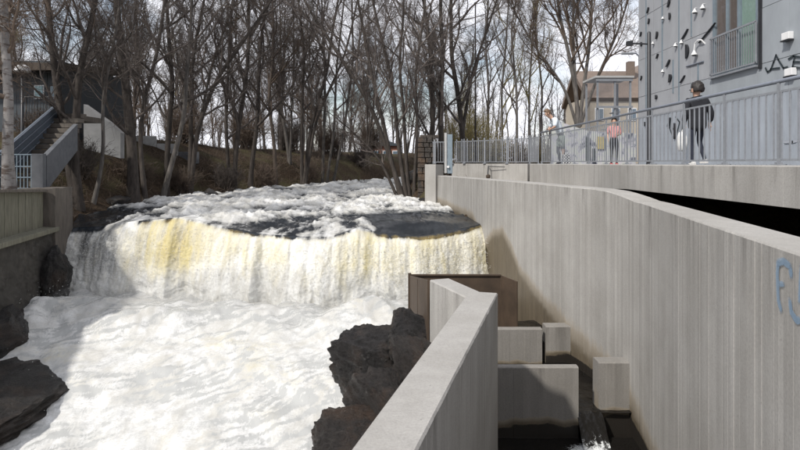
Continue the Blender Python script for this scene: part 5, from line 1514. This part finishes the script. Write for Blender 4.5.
# ================================================================== PEOPLE
def skin_mesh(name, joints, bones, mats, matof, sub=2):
    """joints: name -> (xyz, radius or (rx, ry)); one continuous skinned surface; matof(point)->material index"""
    me = bpy.data.meshes.new(name + '_skeleton')
    keys = list(joints)
    me.from_pydata([joints[k][0] for k in keys], [(keys.index(a), keys.index(b_)) for a, b_ in bones], [])
    ob = bpy.data.objects.new(name + '_skeleton', me); COL.objects.link(ob)
    md = ob.modifiers.new('skin', 'SKIN'); md.use_smooth_shade = True
    for i, k in enumerate(keys):
        r = joints[k][1]; sv_ = me.skin_vertices[0].data[i]
        sv_.radius = r if hasattr(r, '__len__') else (r, r)
        sv_.use_root = (i == 0)
    ms_ = ob.modifiers.new('sub', 'SUBSURF'); ms_.levels = sub; ms_.render_levels = sub
    dg = bpy.context.evaluated_depsgraph_get()
    out = bpy.data.meshes.new_from_object(ob.evaluated_get(dg), depsgraph=dg)
    bpy.data.objects.remove(ob); bpy.data.meshes.remove(me)
    out.name = name
    out.materials.clear()
    for m_ in mats: out.materials.append(m_)
    for p in out.polygons:
        p.material_index = matof(p.center); p.use_smooth = True
    return out
M['skin'] = simple('skin', (0.48, 0.30, 0.22), 0.55, 0.08, 20, bs=0)
M['hair_dark'] = simple('dark_hair', (0.018, 0.014, 0.013), 0.6, 0.4, 40, bs=0.3)
M['hair_brown'] = simple('brown_hair', (0.14, 0.085, 0.05), 0.6, 0.3, 40, bs=0.3)
M['cloth_black'] = simple('black_cloth', (0.012, 0.013, 0.018), 0.85, 0.3, 20, bs=0.3)
M['denim_dark'] = simple('dark_denim', (0.016, 0.02, 0.035), 0.85, 0.3, 20, bs=0.3)
M['cloth_white'] = simple('pale_blue_shirt_cloth', (0.66, 0.72, 0.78), 0.85, 0.08, 14, bs=0.3)
M['cloth_green'] = simple('grey_green_cloth', (0.22, 0.27, 0.24), 0.85, 0.15, 14, bs=0.3)
M['cloth_pink'] = simple('pink_cloth', (0.60, 0.28, 0.27), 0.85, 0.12, 14, bs=0.3)
M['bag_white'] = simple('white_plastic_bag', (0.74, 0.74, 0.72), 0.5, 0.06, 10, bs=0.3)
M['shoe_white'] = simple('white_shoe_leather', (0.65, 0.64, 0.62), 0.5, 0.1, 20, bs=0)
M['shoe_red'] = simple('red_shoe_cloth', (0.45, 0.12, 0.12), 0.6, 0.15, 20, bs=0)
m, nt, b = new_mat('black_white_checked_cloth')
ck = nt.nodes.new('ShaderNodeTexChecker'); ck.inputs['Scale'].default_value = 22
ck.inputs['Color1'].default_value = (0.03, 0.03, 0.035, 1); ck.inputs['Color2'].default_value = (0.6, 0.6, 0.6, 1)
nt.links.new(coords(nt, (1, 1, 1)), ck.inputs['Vector']); nt.links.new(ck.outputs['Color'], b.inputs['Base Color'])
M['checked'] = m

def hand_chain(j, bones, wrist, d, side, s=1.0, curl=0.5):
    """five short chains rooted in the palm"""
    d = Vector(d).normalized(); sd = Vector(side).normalized(); nrm = d.cross(sd)
    w = Vector(j[wrist][0])
    j[wrist + '_palm'] = (tuple(w + d * 0.055 * s), (0.034 * s, 0.018 * s)); bones.append((wrist, wrist + '_palm'))
    for i, (o, ln) in enumerate(((-0.026, 0.055), (-0.009, 0.068), (0.009, 0.072), (0.026, 0.062))):
        a = w + d * 0.09 * s + sd * o * s; e = a + (d * (1 - curl * 0.4) + nrm * curl * 0.6).normalized() * ln * s
        j[f'{wrist}_k{i}'] = (tuple(a), 0.011 * s); j[f'{wrist}_f{i}'] = (tuple(e), 0.007 * s)
        bones += [(wrist + '_palm', f'{wrist}_k{i}'), (f'{wrist}_k{i}', f'{wrist}_f{i}')]
    a = w + d * 0.03 * s - sd * 0.035 * s; e = a + (d * 0.7 - sd * 0.5 + nrm * 0.3).normalized() * 0.05 * s
    j[wrist + '_t0'] = (tuple(a), 0.011 * s); j[wrist + '_t1'] = (tuple(e), 0.008 * s)
    bones += [(wrist, wrist + '_t0'), (wrist + '_t0', wrist + '_t1')]

def head_mesh_add(parent, c, fwd, up, s, hairmat, bun=False, back=True):
    """hair cap following the skull; returns nothing"""
    c = Vector(c); f = Vector(fwd).normalized(); u = Vector(up).normalized(); l = u.cross(f)
    bm = bmesh.new(); bmesh.ops.create_icosphere(bm, subdivisions=4, radius=1.0)
    kill = []
    for v in bm.verts:
        p = v.co
        if p.x > 0.45 and p.z < 0.52: kill.append(v)
        elif p.z < -0.45: kill.append(v)
    bmesh.ops.delete(bm, geom=kill, context='VERTS')
    for v in bm.verts:
        p = v.co.copy(); k = 1 + 0.2 * float(fbm(p.x * 4, p.y * 4, p.z * 4, 4))
        v.co = c + (f * (p.x * 0.108 - 0.012) + l * p.y * 0.092 + u * (p.z * 0.128 + 0.012)) * k * s
    if bun:
        r = bmesh.ops.create_icosphere(bm, subdivisions=2, radius=0.055 * s)
        for v in r['verts']: v.co = v.co + c + u * 0.10 * s - f * 0.09 * s
    me = bpy.data.meshes.new('hair'); bm.to_mesh(me); bm.free(); me.materials.append(hairmat)
    for p in me.polygons: p.use_smooth = True
    o = link('hair', me, parent)
    md = o.modifiers.new('thick', 'SOLIDIFY'); md.thickness = 0.012
    # face: nose, eyes, ears as small lumps on the skull
    mb = MB()
    mb.lathe((0, 0, 0), [(0.010, 0), (0.014, 0.012), (0.006, 0.03)], 6)
    vs = [c + f * (0.098 + 0.0 * p[2]) * s + (l * p[0] + u * (p[2] - 0.025) + f * p[1]) * s for p in mb.v]
    m2 = MB(); m2.add(vs, mb.f)
    for sg in (-1, 1):
        m2.box(tuple(c + l * sg * 0.083 * s - f * 0.005 * s - u * 0.01 * s), (0.03 * s, 0.03 * s, 0.055 * s))
    m2.build('face_feature', M['skin'], parent)
    m3 = MB()
    for sg in (-1, 1): m3.box(tuple(c + f * 0.094 * s + l * sg * 0.033 * s + u * 0.012 * s), (0.018 * s, 0.018 * s, 0.011 * s))
    m3.build('eye', M['hair_dark'], parent)

def shoes(parent, feet, mat, s=1.0):
    mb = MB()
    for (p, yaw) in feet:
        cs, sn = math.cos(yaw), math.sin(yaw)
        prof = [(-0.08, 0.036, 0.075), (-0.03, 0.04, 0.09), (0.04, 0.042, 0.07), (0.11, 0.046, 0.05), (0.165, 0.032, 0.035)]
        vs = []
        for (a, w, h) in prof:
            for (yy, zz) in ((-w, 0.0), (w, 0.0), (w * .8, h), (-w * .8, h)):
                x_, y_ = a * s, yy * s
                vs.append((p[0] + x_ * cs - y_ * sn, p[1] + x_ * sn + y_ * cs, p[2] + zz * s))
        fs = [(0, 1, 2, 3)[::-1], (16, 17, 18, 19)]
        for i in range(4):
            for j in range(4):
                a, b_ = i * 4 + j, i * 4 + (j + 1) % 4
                fs.append((a, b_, b_ + 4, a + 4))
        mb = MB(); mb.add(vs, fs); mb.build('shoe', mat, parent, bevel=0.008)

DECK = -0.06
# --- woman in black, walking away along the wall with a white bag
t = empty('person', (6.15, 12.0, DECK)); tag(t, 'person in black coat and dark trousers walking past the blue wall with a white bag', 'person')
j = {'pelvis': ((0, 0, .90), (.125, .10)), 'waist': ((0, 0, 1.04), (.12, .09)), 'chest': ((0, .01, 1.24), (.15, .105)), 'neck': ((0, .02, 1.41), .052), 'head0': ((0.0, .035, 1.49), (.075, .085)), 'head1': ((0, .03, 1.585), (.082, .095)), 'head2': ((0, .02, 1.65), (.055, .06)),
     'hl': ((-.085, 0, .86), .088), 'kl': ((-.10, .04, .47), .056), 'al': ((-.105, -.02, .09), .038), 'fl': ((-.11, .09, .04), .03),
     'hr': ((.085, 0, .86), .088), 'kr': ((.105, .12, .50), .056), 'ar': ((.13, -.05, .13), .038), 'fr': ((.13, .06, .06), .03),
     'sl': ((-.175, .0, 1.35), .062), 'el': ((-.235, -.02, 1.08), .045), 'wl': ((-.24, .06, .86), .030),
     'sr': ((.175, .0, 1.35), .062), 'er': ((.25, -.06, 1.09), .045), 'wr': ((.265, .02, .87), .030)}
bn = [('pelvis', 'waist'), ('waist', 'chest'), ('chest', 'neck'), ('neck', 'head0'), ('head0', 'head1'), ('head1', 'head2'), ('pelvis', 'hl'), ('hl', 'kl'), ('kl', 'al'), ('al', 'fl'), ('pelvis', 'hr'), ('hr', 'kr'), ('kr', 'ar'), ('ar', 'fr'), ('chest', 'sl'), ('sl', 'el'), ('el', 'wl'), ('chest', 'sr'), ('sr', 'er'), ('er', 'wr')]
hand_chain(j, bn, 'wl', (0, .15, -1), (0, 1, 0), 1.0, .8); hand_chain(j, bn, 'wr', (0.05, .1, -1), (0, 1, 0), 1.0, .4)
link('body', skin_mesh('body', j, bn, [M['denim_dark'], M['skin']], lambda c: 1 if (c.z > 1.37 and abs(c.x) < .12) or (.7 < c.z < .9 and abs(c.x) > .2) else 0), t)
jk = {'hem': ((0, 0, .70), (.185, .15)), 'hip': ((0, 0, .86), (.20, .16)), 'w': ((0, 0, 1.05), (.185, .15)), 'c': ((0, .01, 1.26), (.20, .15)), 'n': ((0, .02, 1.40), .085), 'sl': ((-.18, .0, 1.345), .085), 'el': ((-.245, -.02, 1.08), .068), 'wl': ((-.25, .05, .90), .055), 'sr': ((.18, .0, 1.345), .085), 'er': ((.26, -.06, 1.09), .068), 'wr': ((.275, .01, .91), .055), 'ht': ((0, -.08, 1.40), .07)}
link('coat', skin_mesh('coat', jk, [('hem', 'hip'), ('hip', 'w'), ('w', 'c'), ('c', 'n'), ('c', 'sl'), ('sl', 'el'), ('el', 'wl'), ('c', 'sr'), ('sr', 'er'), ('er', 'wr'), ('n', 'ht')], [M['cloth_black']], lambda c: 0), t)
head_mesh_add(t, (0, .03, 1.575), (-.35, .94, -.05), (0, 0, 1), 1.34, M['hair_dark'])
shoes(t, [((-.105, -.02, 0.0), R(90)), ((.13, -.05, 0.05), R(90))], M['shoe_white'])
tb2 = empty('carrier_bag', (5.86, 12.06, .30 + DECK)); tag(tb2, 'white carrier bag hanging from the hand of the person in black', 'bag')
mb = MB(); mb.lathe((0, 0, 0), [(0.05, 0.0), (0.10, 0.03), (0.115, 0.16), (0.10, 0.30), (0.055, 0.40)], 14)
mb.v = [(x * .75 + 0.012 * math.sin(9 * z + 3 * y), y * 1.35 + 0.012 * math.sin(17 * x + 8 * z), z) for x, y, z in mb.v]
mb.build('sack', M['bag_white'], tb2, True)
mb = MB(); mb.tube([(0, .03, .38), (0.03, .01, .46), (0.045, .02, .50)], .010, 5); mb.tube([(0, -.03, .38), (0.03, -.01, .46), (0.045, .02, .50)], .010, 5); mb.build('handle', M['bag_white'], tb2)

# --- man in pale shirt bending over the handrail
t = empty('person', (5.24, 19.0, DECK)); tag(t, 'person in pale blue shirt and grey-green shorts leaning over the railing', 'person')
j = {'pelvis': ((.04, 0, .97), (.125, .11)), 'waist': ((-.02, 0, 1.13), (.12, .10)), 'chest': ((-.14, .0, 1.37), (.15, .12)), 'neck': ((-.28, .0, 1.56), .058), 'head0': ((-.36, .0, 1.62), (.08, .085)), 'head1': ((-.42, .0, 1.69), (.088, .1)), 'head2': ((-.46, .0, 1.755), (.055, .06)),
     'hl': ((.04, .09, .92), .092), 'kl': ((-.04, .10, .51), .06), 'al': ((.03, .10, .10), .042), 'fl': ((-.09, .11, .04), .032),
     'hr': ((.04, -.09, .92), .092), 'kr': ((.06, -.11, .51), .06), 'ar': ((.12, -.11, .10), .042), 'fr': ((.0, -.12, .04), .032),
     'sl': ((-.18, .17, 1.46), .066), 'el': ((-.27, .24, 1.22), .05), 'wl': ((-.31, .17, 1.19), .034),
     'sr': ((-.18, -.17, 1.46), .066), 'er': ((-.24, -.25, 1.22), .05), 'wr': ((-.30, -.17, 1.19), .034)}
bn = [('pelvis', 'waist'), ('waist', 'chest'), ('chest', 'neck'), ('neck', 'head0'), ('head0', 'head1'), ('head1', 'head2'), ('pelvis', 'hl'), ('hl', 'kl'), ('kl', 'al'), ('al', 'fl'), ('pelvis', 'hr'), ('hr', 'kr'), ('kr', 'ar'), ('ar', 'fr'), ('chest', 'sl'), ('sl', 'el'), ('el', 'wl'), ('chest', 'sr'), ('sr', 'er'), ('er', 'wr')]
hand_chain(j, bn, 'wl', (-.6, -.6, -.35), (0.5, -.5, .1), 1.0, .9); hand_chain(j, bn, 'wr', (-.6, .6, -.35), (0.5, .5, .1), 1.0, .9)
link('body', skin_mesh('body', j, bn, [M['denim_dark'], M['skin'], M['shoe_white']], lambda c: 1 if (c.z > 1.5 and c.x < -.24) or (1.1 < c.z < 1.27 and c.x < -.2) or (.10 < c.z < .52 and c.y < 0) else 0), t)
jk = {'hip': ((.03, 0, 1.0), (.165, .14)), 'w': ((-.02, 0, 1.14), (.155, .13)), 'c': ((-.14, 0, 1.38), (.18, .145)), 'n': ((-.25, 0, 1.52), .08), 'sl': ((-.18, .175, 1.46), .09), 'el': ((-.27, .245, 1.23), .07), 'sr': ((-.18, -.175, 1.46), .09), 'er': ((-.24, -.255, 1.23), .07)}
link('shirt', skin_mesh('shirt', jk, [('hip', 'w'), ('w', 'c'), ('c', 'n'), ('c', 'sl'), ('sl', 'el'), ('c', 'sr'), ('sr', 'er')], [M['cloth_white']], lambda c: 0), t)
jk = {'w': ((.03, 0, 1.0), (.15, .125)), 'p': ((.04, 0, .92), (.15, .13)), 'hl': ((.03, .095, .84), .11), 'kl': ((-.03, .10, .56), .088), 'hr': ((.04, -.095, .84), .11), 'kr': ((.055, -.11, .56), .088)}
link('shorts', skin_mesh('shorts', jk, [('w', 'p'), ('p', 'hl'), ('hl', 'kl'), ('p', 'hr'), ('hr', 'kr')], [M['cloth_green']], lambda c: 0), t)
head_mesh_add(t, (-.415, 0, 1.685), (-.85, 0, -.52), (-.5, 0, .86), 1.08, M['hair_brown'])
shoes(t, [((.03, .10, 0), R(180)), ((.12, -.11, 0), R(180))], M['black'])
tb2 = empty('checked_bag', (5.32, 18.55, DECK)); tag(tb2, 'black and white checked bag standing on the walkway by the leaning person', 'bag')
mb = MB(); mb.box((0, 0, 0.17), (0.26, 0.16, 0.34), taper=0.85); mb.build('sack', M['checked'], tb2, bevel=0.03)
mb = MB(); mb.tube([(-.07, 0, .33), (-.05, 0, .44), (.05, 0, .44), (.07, 0, .33)], .012, 5); mb.build('handle', M['black'], tb2)

# --- person in pink
t = empty('person', (7.75, 21.0, DECK), R(170)); tag(t, 'person in pink top and black trousers standing by the corner of the panel building', 'person')
j = {'pelvis': ((0, 0, .90), (.12, .10)), 'waist': ((0, 0, 1.05), (.11, .09)), 'chest': ((0, .0, 1.26), (.14, .105)), 'neck': ((0, .01, 1.42), .05), 'head0': ((0, .025, 1.49), (.072, .082)), 'head1': ((0, .02, 1.58), (.08, .092)), 'head2': ((0, .01, 1.645), (.052, .058)),
     'hl': ((-.08, 0, .86), .088), 'kl': ((-.09, .02, .48), .056), 'al': ((-.09, -.02, .09), .038), 'fl': ((-.10, .09, .04), .03),
     'hr': ((.08, 0, .86), .088), 'kr': ((.09, .04, .48), .056), 'ar': ((.095, .0, .09), .038), 'fr': ((.10, .11, .04), .03),
     'sl': ((-.165, .0, 1.35), .058), 'el': ((-.22, -.02, 1.09), .043), 'wl': ((-.13, .16, 1.08), .029),
     'sr': ((.165, .0, 1.35), .058), 'er': ((.22, -.02, 1.09), .043), 'wr': ((.20, .10, .89), .029)}
bn = [('pelvis', 'waist'), ('waist', 'chest'), ('chest', 'neck'), ('neck', 'head0'), ('head0', 'head1'), ('head1', 'head2'), ('pelvis', 'hl'), ('hl', 'kl'), ('kl', 'al'), ('al', 'fl'), ('pelvis', 'hr'), ('hr', 'kr'), ('kr', 'ar'), ('ar', 'fr'), ('chest', 'sl'), ('sl', 'el'), ('el', 'wl'), ('chest', 'sr'), ('sr', 'er'), ('er', 'wr')]
hand_chain(j, bn, 'wl', (.6, .6, 0), (0, 0, 1), 1.0, .6); hand_chain(j, bn, 'wr', (0, .2, -1), (0, 1, 0), 1.0, .4)
link('body', skin_mesh('body', j, bn, [M['cloth_black'], M['skin']], lambda c: 1 if c.z > 1.38 and abs(c.x) < .12 else (1 if .75 < c.z < 1.14 and (abs(c.x) > .17 or c.y > .1) else 0)), t)
jk = {'hip': ((0, 0, .93), (.15, .125)), 'w': ((0, 0, 1.06), (.14, .115)), 'c': ((0, 0, 1.27), (.16, .13)), 'n': ((0, .01, 1.39), .07), 'sl': ((-.17, 0, 1.345), .075), 'el': ((-.23, -.02, 1.10), .058), 'sr': ((.17, 0, 1.345), .075), 'er': ((.23, -.02, 1.10), .058)}
link('top', skin_mesh('top', jk, [('hip', 'w'), ('w', 'c'), ('c', 'n'), ('c', 'sl'), ('sl', 'el'), ('c', 'sr'), ('sr', 'er')], [M['cloth_pink']], lambda c: 0), t)
head_mesh_add(t, (0, .02, 1.57), (0, 1, -.05), (0, 0, 1), 1.06, M['hair_dark'], bun=True)
shoes(t, [((-.09, -.02, 0), R(90)), ((.095, 0, 0), R(90))], M['shoe_red'])
